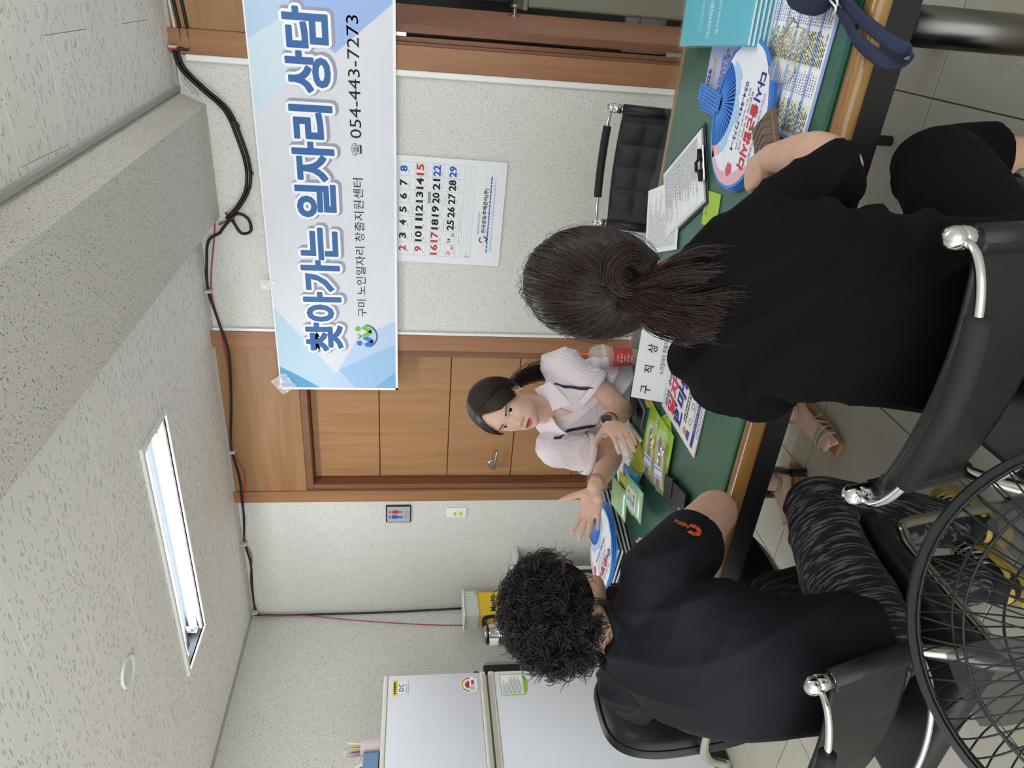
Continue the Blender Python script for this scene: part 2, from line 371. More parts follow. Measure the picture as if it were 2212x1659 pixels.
MB().lathe([(0, 0), (.028, 0), (.028, .006), (.010, .010), (.010, .035), (.026, .042), (.026, .05), (0, .056)], n=20, mat=LM @ Matrix.Translation((.036, .66, 1.02)) @ RY(90)).build('knob', m_steel, lf, angle=40)
MB().bx(-.372, -.346, D-.02, D, 0, 2.45, .004).build('trim_5', m_white, kind='structure')
# next room behind it
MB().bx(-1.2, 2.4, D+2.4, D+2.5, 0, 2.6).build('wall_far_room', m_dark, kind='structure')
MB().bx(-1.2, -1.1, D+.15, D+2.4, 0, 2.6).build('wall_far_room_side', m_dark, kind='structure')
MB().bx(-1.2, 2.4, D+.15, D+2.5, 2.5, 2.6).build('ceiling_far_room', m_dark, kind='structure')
gb = thing('green_board', 'dark green board standing in the room beyond the open door', 'board', (.35, 5.3, 0))
MB().bx(-.10, .9, 5.28, 5.32, .75, 1.25, .004).build('panel', M('dark_green', '10261f', .5), gb); MB().bx(-.12, .92, 5.27, 5.33, .72, .75, .003).build('rail', m_dull, gb)
for x in (-.08, .88): MB().tube([(x, 5.3, 0), (x, 5.3, .74)], .015).build('leg', m_dull, gb)
cb = thing('metal_cabinet', 'beige metal cabinet seen through the open doorway', 'cabinet', (.4, 4.6, 0))
mbg = M('beige_enamel', '8d8b7a', .45)
MB().bx(-.095, .75, 4.3, 4.75, .03, .92, .012, 2).build('body', mbg, cb); MB().bx(-.11, .765, 4.285, 4.765, .92, .945, .006).build('top', mbg, cb)
MB().bx(.02, .34, 4.292, 4.30, .08, .88, .004).build('cabinet_door', mbg, cb); MB().bx(.36, .70, 4.292, 4.30, .08, .88, .004).build('cabinet_door', mbg, cb)
for x, y in ((-.06, 4.34), (.71, 4.34), (-.06, 4.7), (.71, 4.7)): MB().bx(x-.015, x+.015, y-.015, y+.015, 0, .03).build('foot', m_blackp, cb)

# fluorescent fixtures: recessed tray, frame, two tubes each
m_tray = M('fixture_tray', '4c5256', .5, spec=.15); m_tube = M('tube_glow', 'f4f8ff', .4, emit=TUBE_W); m_tcap = M('tube_cap', '9aa39c', .35, .6)
def fixture(name, label, x0, x1, y0, y1, hole=True):
    t = thing(name, label, 'light', ((x0+x1)/2, (y0+y1)/2, CZ))
    fr = MB(); w = .022
    for a in ((x0-w, x1+w, y0-w, y0), (x0-w, x1+w, y1, y1+w), (x0-w, x0, y0, y1), (x1, x1+w, y0, y1)): fr.bx(*a, CZ-.012, CZ+.004, .002)
    if hole: fr.build('frame', m_white, t)
    if hole:
        tr = MB(); zt = CZ+.075
        tr.quad([(x0, y0, zt), (x0, y1, zt), (x1, y1, zt), (x1, y0, zt)])
        for a, b in (((x0, y0), (x1, y0)), ((x1, y0), (x1, y1)), ((x1, y1), (x0, y1)), ((x0, y1), (x0, y0))): tr.quad([(*a, CZ-.005), (*b, CZ-.005), (*b, zt), (*a, zt)])
        tr.build('tray', m_tray, t)
        ym = (y0+y1)/2; MB().prism([(ym-.03, CZ+.075), (ym+.03, CZ+.075), (ym+.012, CZ+.03), (ym-.012, CZ+.03)], x0, x1, Matrix(((0, 0, 1, 0), (1, 0, 0, 0), (0, 1, 0, 0), (0, 0, 0, 1)))).build('reflector_ridge', m_tray, t)
        zc = CZ+.026
    else:
        MB().prism([(y0, CZ), (y1, CZ), (y1-.09, CZ-.05), (y0+.09, CZ-.05)], x0, x1, Matrix(((0, 0, 1, 0), (1, 0, 0, 0), (0, 1, 0, 0), (0, 0, 0, 1)))).build('housing', m_tray, t); zc = CZ-.075
    for yy in ((y0+y1)/2-.078, (y0+y1)/2+.078):
        tb = MB().tube([(x0+.05, yy, zc), (x1-.05, yy, zc)], .0155, 14).build('tube', m_tube, t, smooth=True)
        for xx, s in ((x0+.05, -1), (x1-.05, 1)): MB().tube([(xx, yy, zc), (xx+s*.022, yy, zc)], .016, 14).build('tube_cap', m_tcap, tb); MB().bx(xx+s*.022-.008, xx+s*.022+.008, yy-.014, yy+.014, zc-.018, CZ+.07 if hole else CZ-.001, .002).build('lampholder', m_white, tb)
    return t
fixture('ceiling_light', 'recessed twin tube ceiling light glowing above the closed door', LX0+.022, LX1-.022, LY0+.022, LY1-.022)
fixture('ceiling_light', 'surface twin tube ceiling light right of the beam near the banner', .15, 1.40, 1.55, 1.85, False)
sp = thing('ceiling_speaker', 'round white cover on the ceiling beside the tube light', 'speaker', (-2.245, 1.845, CZ))
MB().lathe([(0, 0), (.040, -.001), (.044, -.006), (.056, -.008), (.060, -.002), (.060, 0)], (-2.245, 1.845, CZ), 28).build('cover', m_white, sp, angle=40)
MB().lathe([(0, -.0015), (.040, -.0015), (.040, -.004), (0, -.005)], (-2.245, 1.845, CZ), 28).build('grille', M('pale_grille', 'd9d8d0', .7), sp, angle=40)
# ================================================================== furniture
# ---- meeting table
TX0, TX1, TY0, TY1, TZ = -1.90, .22, 1.31, 2.28, .72
tb = thing('meeting_table', 'long green topped meeting table with rounded wooden edge', 'table', ((TX0+TX1)/2, (TY0+TY1)/2, 0))
m_green = M('green_laminate', '12503a', .28, var=((3, 3, 3), .35, .7), col2='1e6248')
m_edge = M('varnished_wood_edge', '7d5a2c', .22, var=((2.2, 40, 40), .3, .75), col2='96703c', coat=.4)
MB().bx(TX0+.045, TX1-.045, TY0+.045, TY1-.045, TZ-.03, TZ, .001).build('tabletop', m_green, tb)
def bump_strip(x0, x1, y0, y1):
    return MB().bx(x0, x1, y0, y1, TZ-.038, TZ-.001, .014, 3)
bump_strip(TX0, TX1, TY0, TY0+.046).build('front_edge', m_edge, tb, angle=50); bump_strip(TX0, TX1, TY1-.046, TY1).build('rear_edge', m_edge, tb, angle=50)
bump_strip(TX0, TX0+.046, TY0+.03, TY1-.03).build('side_edge', m_edge, tb, angle=50); bump_strip(TX1-.046, TX1, TY0+.03, TY1-.03).build('side_edge', m_edge, tb, angle=50)
for a in ((TX0+.02, TX1-.02, TY0+.012, TY0+.03), (TX0+.02, TX1-.02, TY1-.03, TY1-.012), (TX0+.012, TX0+.03, TY0+.03, TY1-.03), (TX1-.03, TX1-.012, TY0+.03, TY1-.03)):
    MB().bx(*a, TZ-.095, TZ-.034, .002).build('apron', M('black_apron', '0d0d0f', .5), tb)
for x in (TX0+.24, TX1-.225):
    for y in (TY0+.16, TY1-.16):
        lg = MB().tube([(x, y, .02), (x, y, TZ-.13)], .038, 20).build('leg', M('dark_steel_leg', '6c6a66', .3, 1), tb, smooth=True)
        MB().lathe([(.042, TZ-.17), (.05, TZ-.16), (.05, TZ-.15), (.044, TZ-.14), (.044, TZ-.035)], (x, y, 0), 20).build('collar', m_blackp, lg, angle=40)
        MB().lathe([(.05, 0), (.05, .015), (.042, .025), (.038, .03)], (x, y, 0), 20).build('foot_cap', m_blackp, lg, angle=40)
# clear vinyl sheet over the top, wavy where it hangs past the rear edge
vs = MB(); nx, ny = 60, 14
gx = np.linspace(TX0+.05, TX1-.02, nx); gy = list(np.linspace(TY0+.055, TY1-.03, 5))+list(np.linspace(TY1-.015, TY1+.075, ny-5))
for j, y in enumerate(gy):
    for x in gx:
        ov = max(0, y-(TY1-.02)); amp = min(1, ov/.05)
        vs.v.append((x, y+amp*.012*math.sin(x*17), TZ+.0018+(amp*(.012*math.sin(x*23+1)+.008*math.sin(x*41)+.012)-ov*.25 if ov > 0 else 0)))
for j in range(len(gy)-1):
    for i in range(nx-1): a = j*nx+i; vs.f.append((a, a+1, a+nx+1, a+nx)); vs.m.append(0)
vs.build('vinyl_sheet', M('clear_vinyl', 'dfe8e2', .12, alpha=.05, spec=.7, bump=(7, .12)), tb, smooth=True)

# ---- chrome sling chairs
def sling_chair(label, x, y, rz=0, group='chrome sling chairs'):
    t = thing('sling_chair', label, 'chair', (x, y, 0), RZ(rz), group)
    hw = .211
    def P(s, k): return Vector((s*hw, .055*k, .765-.195*k))      # along the back post
    for s in (-1, 1):
        po = MB().tube([P(s, -.02), P(s, 1.04)], .0125, 12).build('back_post', m_chrome, t, smooth=True, local=True)
        MB().tube([P(s, -.20), P(s, -.02)], .0165, 14).ball(P(s, -.20), .0175, 14, 10).build('ball_cap', m_chrome, po, smooth=True, local=True)
        MB().tube([P(s, .99), P(s, 1.06)], .015, 12, rnd=True).build('lower_nut', m_chrome, po, smooth=True, local=True)
    # quilted sling
    nu, nv = 64, 22; F, B = [], []
    for j in range(nv):
        v = j/(nv-1)
        for i in range(nu):
            u = i/(nu-1)*2-1; c = P(u, .02+.96*v); c.y -= .035*(1-u*u)
            e = min(1, (1-abs(u))/.16); q = .010*(abs(math.sin(math.pi*(u*.84+1)*3))**.5*abs(math.sin(math.pi*2*v))**.5) if abs(u) < .84 else .004
            roll = .017*math.sqrt(max(0, 1-((abs(u)-.97)/.07)**2)) if abs(u) > .9 else 0
            th = max(.003+q*e, roll)
            F.append(c+Vector((0, th, 0))); B.append(c-Vector((0, max(.003+q*.15*e, roll), 0)))
    sl = MB(); n = len(F); f = []
    for j in range(nv-1):
        for i in range(nu-1): a = j*nu+i; f.append((a, a+1, a+nu+1, a+nu)); f.append((n+a, n+a+nu, n+a+nu+1, n+a+1))
    for i in range(nu-1): f.append((i, n+i, n+i+1, i+1)); a = (nv-1)*nu+i; f.append((a, a+1, n+a+1, n+a))
    for j in range(nv-1): a = j*nu; f.append((a, a+nu, n+a+nu, n+a)); a = j*nu+nu-1; f.append((a, n+a, n+a+nu, a+nu))
    for s in (-1, 1): sl.tube([P(s, .0), P(s, .99)], .0178, 16)
    sl.add(F+B, f).build('back_sling', m_leather, t, smooth=True, local=True)
    # top rail with foam grip, lower rail
    z0 = .795; pts = [P(1, -.14)]+[Vector((hw*math.cos(a), -.02-.085*math.sin(a), z0-.005*math.sin(a))) for a in np.radians(np.linspace(12, 168, 13))]+[P(-1, -.14)]
    MB().tube(pts, .0065, 10, sm=3).build('top_rail', m_chrome, t, smooth=True, local=True)
    MB().tube(pts[4:11], .0155, 14, sm=3).build('foam_grip', m_foam, t, smooth=True, local=True)
    pts = [P(1, 1.02)]+[Vector((hw*math.cos(a)*1.0, .04-.10*math.sin(a), .565)) for a in np.radians(np.linspace(8, 172, 11))]+[P(-1, 1.02)]
    MB().tube(pts, .006, 10, sm=3).build('lower_rail', m_chrome, t, smooth=True, local=True)
    # frame and seat
    for s in (-1, 1):
        x = s*(hw+.012)
        lg = MB().tube([P(s, 1.0), (x, .03, .50), (x, -.005, .40), (x*1.02, -.04, .05)], .0125, 12, sm=4).build('rear_leg', m_dull, t, smooth=True, local=True)
        MB().lathe([(.016, 0), (.016, .05)], (x*1.02, -.043, 0), 14).build('foot_cap', m_blackp, lg, smooth=False, local=True)
        lg = MB().tube([(x-s*.02, .02, .39), (x-s*.02, .30, .39), (x-s*.01, .37, .385), (x, .40, .35), (x*1.03, .45, .05)], .0125, 12, sm=4).build('front_leg', m_dull, t, smooth=True, local=True)
        MB().lathe([(.016, 0), (.016, .06)], (x*1.03, .453, 0), 14).build('foot_cap', m_blackp, lg, local=True)
    se = MB().bx(-hw-.014, hw+.014, .010, .450, .408, .465, .024, 3).build('seat', m_leather, t, local=True, angle=60)
    MB().tube([(-hw-.003, .03, .453), (-hw-.003, .435, .453), (hw+.003, .435, .453), (hw+.003, .03, .453)], .004, 6).build('piping', m_leather, se, local=True, smooth=True)
    return t
pony_chair = sling_chair('chrome sling chair holding the ponytailed person', -.452, .84)
curly_chair = sling_chair('chrome sling chair holding the curly haired person', -1.232, .762)
far_chair = sling_chair('empty quilted sling chair across the table under the calendar', -.565, 2.66, 180)
stl = thing('stool', 'black seated chrome legged stool under the person with raised palm', 'stool', (-1.34, 2.30, 0))
MB().bx(-1.53, -1.15, 2.11, 2.49, .395, .445, .02, 3).build('seat', m_leather, stl, angle=50)
for x, y in ((-1.51, 2.13), (-1.17, 2.13), (-1.51, 2.47), (-1.17, 2.47)):
    e = Vector((-1.34+(x+1.34)*1.2, 2.30+(y-2.30)*1.35, .0)); lg = MB().tube([(x, y, .40), (e.x, e.y, .055)], .013, 12).build('leg', m_dull, stl, smooth=True); MB().lathe([(.019, 0), (.016, .006), (.016, .06)], e, 14).build('foot_cap', m_blackp, lg)


# ---- black padded office chair tucked in at the table's left end
oc = thing('office_chair', 'black padded office chair with chrome arms beside the refrigerator', 'chair', (-1.85, 1.55, 0))
m_pad = M('black_vinyl_pad', '17181a', .34, bump=(200, .08))
BM = Matrix.Translation((-2.16, 1.55, .555)) @ RZ(4) @ RY(-9)
def pillow(mb, mat, w, h, d, n=18, p=3.2):
    vs = []; f = []
    for side in (1, -1):
        for j in range(n+1):
            for i in range(n+1):
                a, b = (i/n*2-1), (j/n*2-1); r = max(abs(a), abs(b)); ang = math.atan2(b, a); 
                k = (abs(math.cos(ang))**p+abs(math.sin(ang))**p)**(-1/p) if r > 0 else 0
                x, y = r*k*math.cos(ang), r*k*math.sin(ang)
                vs.append(mat @ Vector((side*d*(1-r**5)**.5 if r < 1 else 0, x*w, y*h)))
        o = (0 if side == 1 else (n+1)**2)
        for j in range(n):
            for i in range(n): a = o+j*(n+1)+i; q = (a, a+1, a+n+2, a+n+1); f.append(q if side == 1 else q[::-1])
    return mb.add(vs, f)
bk = pillow(MB(), BM, .205, .295, .055).build('backrest', m_pad, oc, smooth=True)
edge = [BM @ Vector((.02, .196*c[0], .285*c[1])) for c in [((abs(math.cos(a))**.62)*math.copysign(1, math.cos(a)), (abs(math.sin(a))**.62)*math.copysign(1, math.sin(a))) for a in np.linspace(0, 2*math.pi, 41)]]
MB().tube(edge, .004, 6, caps=False).build('seam', m_pad, bk, smooth=True)
st = pillow(MB(), Matrix.Translation((-1.80, 1.56, .40)) @ Matrix(((0, 1, 0, 0), (0, 0, 1, 0), (1, 0, 0, 0), (0, 0, 0, 1))), .31, .235, .06).build('seat', m_pad, oc, smooth=True)
for y in (1.315, 1.80):
    MB().tube([(-2.17, y, .46), (-2.12, y, .55), (-1.98, y, .575), (-1.83, y, .55), (-1.78, y, .46), (-1.78, y+(.03 if y < 1.6 else -.03), .38)], .0145, 12, sm=5).build('arm', m_chrome, oc, smooth=True)
MB().tube([(-1.82, 1.56, .10), (-1.82, 1.56, .36)], .028, 16).build('column', m_blackp, oc, smooth=True)
for k in range(5):
    a = math.radians(72*k+20); c = Vector((-1.82, 1.56, 0)); d = Vector((math.cos(a), math.sin(a), 0))
    sp_ = MB().tube([c+d*.03+Vector((0, 0, .10)), c+d*.29+Vector((0, 0, .065))], [(.022, .018), (.014, .012)], 10).build('base_spoke', m_blackp, oc, smooth=True)
    MB().tube([c+d*.285+d.orthogonal().normalized()*0+Vector((-d.y*.018, d.x*.018, .028)), c+d*.285+Vector((d.y*.018, -d.x*.018, .028))], .028, 14).build('caster', m_blackp, sp_, angle=40)
pr = MB(); pr.tube([Vector((-1.64, 1.47, .486))+Vector((.045*math.cos(a), .022*math.sin(a), .045*math.sin(a)*.4)) for a in np.linspace(0, 2*math.pi, 25)], .006, 8, caps=False)
pr.build('pink_loop', M('pink_rubber', 'b0496a', .5), smooth=True, label='pink loop lying on the office chair seat under the table', cat='loop')

# ---- refrigerator
FX, FY0, FY1, FH = -3.06, 1.83, 2.425, 1.632
fr = thing('refrigerator', 'tall white two door refrigerator at the left wall', 'refrigerator', ((-3.58+FX)/2, (FY0+FY1)/2, 0))
m_fr = M('fridge_white', 'dfe3ea', .35); m_frc = M('fridge_cream', 'dedccf', .4); m_gask = M('grey_gasket', '6f6f6c', .6)
MB().bx(-3.575, FX-.055, FY0+.005, FY1-.005, .06, FH-.012, .006).build('body', m_frc, fr)
MB().bx(-3.575, FX-.02, FY0+.01, FY1-.01, FH-.012, FH, .004).build('top_cap', m_frc, fr)
zg = 1.115
def fridge_door(z0, z1, name):
    d = MB().bx(FX-.05, FX, FY0, FY1, z0, z1, .008, 2).build(name, m_fr, fr, angle=40); return d
ud = fridge_door(zg+.036, FH-.022, 'freezer_door'); ld = fridge_door(.10, zg-.036, 'fridge_door')
MB().bx(FX-.05, FX+.002, FY0, FY1, FH-.022, FH-.002, .004).build('door_cap', m_frc, ud)
for z0, z1, p in ((zg+.008, zg+.036, ud), (zg-.036, zg-.008, ld)):
    MB().bx(FX-.05, FX+.004, FY0, FY1, z0, z1, .004).build('handle_strip', m_frc, p)
s = 1
MB().prism([(FY0+.03, zg+.005), (FY1-.03, zg+.005), (FY1-.015, zg+.024), (FY0+.015, zg+.024)], FX+.002, FX+.0055, Matrix(((0, 0, 1, 0), (1, 0, 0, 0), (0, 1, 0, 0), (0, 0, 0, 1)))).build('handle_recess', M('recess_cream', 'b9b6a4', .5), ud)
MB().prism([(FY0+.03, zg-.005), (FY1-.03, zg-.005), (FY1-.015, zg-.026), (FY0+.015, zg-.026)], FX+.002, FX+.0055, Matrix(((0, 0, 1, 0), (1, 0, 0, 0), (0, 1, 0, 0), (0, 0, 0, 1)))).build('handle_recess', MATS['recess_cream'], ld)
MB().bx(FX-.045, FX-.008, FY0+.01, FY1-.01, zg-.008, zg+.008).build('gasket', m_gask, fr)
MB().bx(-3.55, FX-.03, FY0+.02, FY1-.02, .01, .10).build('plinth', m_blackp, fr)
def on_fridge(y, z): return Matrix.Translation((FX+.0012, y, z)) @ Matrix(((0, 0, 1, 0), (1, 0, 0, 0), (0, 1, 0, 0), (0, 0, 0, 1)))  # local x -> +Y world, local y -> up
# door stickers
sk = thing('sticker', 'yellow strip and white leaf logo sticker on the upper fridge door', 'sticker', mat=on_fridge(FY1-.075, 1.545))
MB().bx(-.045, .045, .020, .040, 0, .0008, .0003).build('yellow_strip', M('sticker_yellow', 'e6d53a', .5), sk, local=True)
MB().bx(-.035, .035, -.035, .016, 0, .0008, .0003).build('white_tag', m_paper, sk, local=True)
letter(sk, m_ink, [('DC', 0, -.002, .022, dict(bold=.01))], z=.0011); scribble(MB(), -.036, .036, .024, .036, 1, .0011, .95, .8, (.008, .012)).build('small_print', m_ink, sk, local=True, kind='stuff'); scribble(MB(), -.03, .03, -.032, -.020, 2, .0011).build('small_print', m_grayink, sk, local=True, kind='stuff')
sk = thing('sticker', 'round energy rating sticker low on the upper fridge door', 'sticker', mat=on_fridge(FY1-.075, 1.205))
MB().prism(circ(0, 0, .046, 32), 0, .0008).build('disc', m_paper, sk, local=True)
for a0, a1, c in ((120, 180, '7f9a4c'), (70, 120, 'd8b13c'), (20, 70, 'd98a3a'), (0, 20, 'c0473c')): ring2(MB(), 0, 0, .034, .042, a0, a1, 10, .0011).build('rating_arc', M('arc_'+c, c, .6), sk, local=True)
flat(MB(), circ(0, .002, .022, 16, 0, 180), .0011).build('dial', m_red, sk, local=True); rects(MB(), [(.0, .026, -.022, -.008)], .0011).build('red_box', m_red, sk, local=True)
letter(sk, m_ink, [('2', 0, .010, .012)], z=.0013); scribble(MB(), -.030, -.004, -.024, -.002, 4, .0013).build('small_print', m_ink, sk, local=True, kind='stuff')
sk = thing('sticker', 'small blank label strip just above the fridge handle', 'sticker', mat=on_fridge(FY1-.075, 1.158))
MB().bx(-.040, .040, -.012, .012, 0, .0006, .0002).build('paper', M('label_grey', 'd4d8dc', .6), sk, local=True); scribble(MB(), -.035, .035, -.009, .009, 4, .0008).build('print', m_grayink, sk, local=True)
sk = thing('sticker', 'green edged notice sheet on the lower fridge door', 'sticker', mat=on_fridge(FY1-.085, .985))
MB().bx(-.062, .062, -.052, .068, 0, .0008, .0003).build('green_sheet', M('sticker_green', 'a9cc5c', .6), sk, local=True)
flat(MB(), circ(0, -.052, .055, 14, 180, 360, .018), .0008).build('green_tab', M('sticker_green2', '94c43e', .6), sk, local=True)
rects(MB(), [(-.057, .057, -.048, .063)], .0012).build('paper', m_paper, sk, local=True); scribble(MB(), -.052, .05, -.042, .058, 15, .0016, .5).build('print', m_grayink, sk, local=True)

# things on top of the refrigerator
ZF = FH+.001
pc = thing('pen_cup', 'pink cup of pens on top of the refrigerator', 'cup', (-3.15, 2.10, ZF)); m_pink = M('pink_ceramic', 'd9c3cb', .35)
MB().lathe([(.0, 0), (.036, 0), (.037, .004), (.037, .092), (.034, .092), (.034, .006), (0, .006)], (-3.15, 2.10, ZF), 24).build('cup', m_pink, pc, angle=40)
for i, (dx, dy, h, r, c, nm) in enumerate([(.012, .01, .155, .004, 'e8e2c8', 'pen'), (-.01, .014, .15, .004, 'd9b84a', 'pen'), (.008, -.016, .135, .0045, '7d4f7d', 'marker'), (-.014, -.012, .14, .004, '3a3a44', 'pen')]):
    b = Vector((-3.15+dx*.4, 2.10+dy*.4, ZF+.008)); tp = Vector((-3.15+dx*1.8, 2.10+dy*1.8, ZF+h))
    o = MB().tube([b, b.lerp(tp, .92), tp], [r, r, r*.5], 8).build(nm, M('pen_'+c, c, .4), smooth=False, label=['cream pen in the pink cup', 'mustard pen in the pink cup', 'purple marker in the pink cup', 'dark pen in the pink cup'][i], cat='pen', group='pens in the pink cup on the refrigerator')
tbx = thing('plastic_tube', 'clear plastic tube with an orange lump standing in the pink cup', 'tube', (-3.16, 2.085, ZF+.05))
MB().lathe([(.016, 0), (.018, .11), (.017, .125), (0, .128)], (-3.16, 2.085, ZF+.05), 18).build('shell', M('frosted_plastic', 'd8d4cc', .3, alpha=.45), tbx, smooth=True); MB().ball((-3.16, 2.08, ZF+.148), (.011, .011, .013)).build('lump', M('orange_lump', 'd59a5a', .6), tbx, smooth=True)
bb = thing('mini_basket', 'small blue plastic basket with hooked handle on the refrigerator', 'basket', (-3.16, 1.99, ZF)); m_bp = M('blue_plastic_pale', '6f8bb0', .45)
bbm = MB(); 
bbm.bx(-3.21, -3.11, 1.965, 2.055, ZF, ZF+.006); [bbm.bx(*a, ZF, ZF+.075, .002) for a in ((-3.21, -3.205, 1.965, 2.055), (-3.115, -3.11, 1.965, 2.055), (-3.21, -3.11, 1.965, 1.970), (-3.21, -3.11, 2.050, 2.055))]; bbm.build('tub', m_bp, bb)
MB().tube([(-3.13, 1.965, ZF+.065), (-3.13, 1.935, ZF+.062), (-3.13, 1.918, ZF+.03), (-3.13, 1.935, ZF+.008), (-3.13, 1.955, ZF+.02)], .004, 8, sm=4).build('hook_handle', m_bp, bb, smooth=True)
sp2 = thing('snack_packet', 'small white foil packet leaning out of the blue basket', 'packet', (-3.15, 2.02, ZF+.05)); MB().bx(-.004, .004, -.03, .03, 0, .085, .003, mat=Matrix.Translation((-3.15, 2.02, ZF+.035)) @ RX(32)).build('foil', m_paper, sp2); MB().bx(.0042, .006, -.02, .016, .045, .07, mat=Matrix.Translation((-3.15, 2.02, ZF+.035)) @ RX(32)).build('panel', M('brown_print', '7d6f56', .6), sp2)

# ---- white cabinet in the corner with kettle, coffee boxes, dispenser
CH = .875
ck = thing('corner_cabinet', 'white framed low cabinet with black glass door in the corner', 'cabinet', (-3.32, 2.85, 0)); m_cab = M('cabinet_white', 'd9d9d3', .4)
MB().bx(-3.59, -3.085, 2.46, 3.19, .03, CH-.03, .003).build('body', m_cab, ck); MB().bx(-3.595, -3.06, 2.45, 3.345, CH-.03, CH, .004).build('top', m_cab, ck)
for y0, y1 in ((2.48, 2.82), (2.84, 3.17)):
    dd = MB().bx(-3.085, -3.067, y0, y1, .06, CH-.04, .003).build('cabinet_door', m_cab, ck); MB().bx(-3.067, -3.063, y0+.035, y1-.035, .10, CH-.22, .001).build('glass', M('black_glass', '0c0c0e', .12), dd); MB().lathe([(.006, 0), (.006, .012), (.012, .018), (.012, .024), (0, .027)], (-3.067, y0+.02, .5), 14, RY(90)).build('knob', m_chrome, dd, smooth=True)
MB().bx(-3.55, -3.10, 2.5, 3.15, 0, .03).build('plinth', m_blackp, ck)
def carton(name, label, x, y, z, sx, sy, sz, rz, texts, col='e3c02a'):
    t = thing(name, label, 'box', (x, y, z), RZ(rz), None)
    MB().bx(-sx/2, sx/2, -sy/2, sy/2, 0, sz, .0015).build('carton', M('coffee_yellow', col, .4, coat=.3), t, local=True)
    for face, items in texts:
        F = Matrix.Translation((sx/2+.0006, 0, sz/2)) @ Matrix(((0, 0, 1, 0), (1, 0, 0, 0), (0, 1, 0, 0), (0, 0, 0, 1))) if face == 'x' else Matrix.Translation((0, -sy/2-.0006, sz/2)) @ Matrix(((1, 0, 0, 0), (0, 0, -1, 0), (0, 1, 0, 0), (0, 0, 0, 1)))
        mb = MB()
        for it in items: put_text(mb, *it[:4], mat=F, **(it[4] if len(it) > 4 else {}))
        mb.build('lettering', m_ink, t, local=True)
    return t
carton('coffee_box', 'yellow coffee mix carton beside the kettle handle', -3.398, 3.155, CH, .096, .19, .215, 0, [('y', [('Maxim', 0, .065, .022, dict(bold=.03)), ('Mocha Gold', 0, .043, .007)]), ('x', [('Maxim', .0, .015, .034, dict(bold=.03)), ('모카골드 마일드', .01, -.02, .012), ('커피믹스', .01, -.042, .009)])])
ct = thing('plastic_tray', 'ribbed translucent white tub on top of the yellow coffee box', 'tub', (-3.40, 3.155, CH+.2155))
tm_ = MB(); 
ribs = [(-.13+.26*i/16, (.003 if i % 2 else 0)) for i in range(17)]
ZT = CH+.2155
tm_.bx(-3.465, -3.345, 3.06, 3.25, ZT, ZT+.005, .001)
for i in range(14): tm_.bx(-3.347+(.003 if i % 2 else 0), -3.344+(.003 if i % 2 else 0), 3.06+.0136*i, 3.0733+.0136*i, ZT, ZT+.085)
for i in range(9): tm_.bx(-3.465+.0134*i, -3.452+.0134*i, 3.057-(.003 if i % 2 else 0), 3.060-(.003 if i % 2 else 0), ZT, ZT+.085)
tm_.bx(-3.467, -3.464, 3.06, 3.25, ZT, ZT+.085); tm_.bx(-3.465, -3.345, 3.248, 3.251, ZT, ZT+.085)
tm_.build('tub', M('milky_plastic', 'dfe0da', .4, alpha=.8), ct); MB().bx(-3.475, -3.333, 3.045, 3.262, ZT+.083, ZT+.092, .003).build('rim', M('milky_rim', 'e6e7e2', .4), ct)
MB().bx(-3.343, -3.330, 3.225, 3.25, ZT+.004, ZT+.02, .003).build('green_clip', M('lime_clip', '8fd06a', .5), ct)
kt = thing('electric_kettle', 'polished steel electric kettle with black handle beside coffee boxes', 'kettle', (-3.30, 2.87, CH)); kc = (-3.30, 2.87, CH)
MB().lathe([(.085, 0), (.088, .004), (.088, .02), (.075, .024)], kc, 28).build('base', m_blackp, kt, angle=40)
MB().lathe([(.078, .024), (.080, .03), (.072, .11), (.060, .172), (.056, .178)], kc, 32).build('pot', M('mirror_steel', 'cfcfcd', .08, 1), kt, angle=40)
MB().lathe([(.057, .178), (.058, .184), (.054, .190)], kc, 32).build('band', m_blackp, kt, angle=40); MB().lathe([(.054, .190), (.045, .203), (.02, .21), (0, .211)], kc, 28).build('lid', m_steel, kt, smooth=True)
MB().prism([(-.02, 0), (.02, 0), (0, .035)], .125, .178, Matrix.Translation((kc[0]+.02, kc[1]-.055, kc[2])) @ RZ(180-20)).build('spout', m_steel, kt)
MB().tube([(kc[0]+.0, kc[1]+.045, CH+.195), (kc[0]+.0, kc[1]+.09, CH+.2), (kc[0]+.0, kc[1]+.125, CH+.185), (kc[0], kc[1]+.135, CH+.12), (kc[0], kc[1]+.115, CH+.05), (kc[0], kc[1]+.07, CH+.035)], [(.012, .010)]*6, 12, sm=5).build('handle', m_blackp, kt, smooth=True)
wp = thing('water_dispenser', 'black and grey water dispenser between kettle and refrigerator', 'dispenser', (-3.36, 2.56, CH))
MB().bx(-3.52, -3.22, 2.475, 2.60, CH, CH+.235, .012, 2).build('body', m_blackp, wp, angle=40); MB().bx(-3.50, -3.26, 2.60, 2.655, CH, CH+.225, .02, 3).build('water_tank', M('grey_tank', '8d99a2', .3, alpha=.85), wp, angle=50)
MB().tube([(-3.26, 2.53, CH+.235), (-3.24, 2.53, CH+.28)], .022, 18).build('nozzle', m_steel, wp, smooth=True); MB().tube([(-3.25, 2.56, CH+.24), (-3.25, 2.575, CH+.275), (-3.25, 2.545, CH+.30), (-3.25, 2.50, CH+.285), (-3.25, 2.49, CH+.24)], .004, 8, sm=5).build('hose', m_blackp, wp, smooth=True)
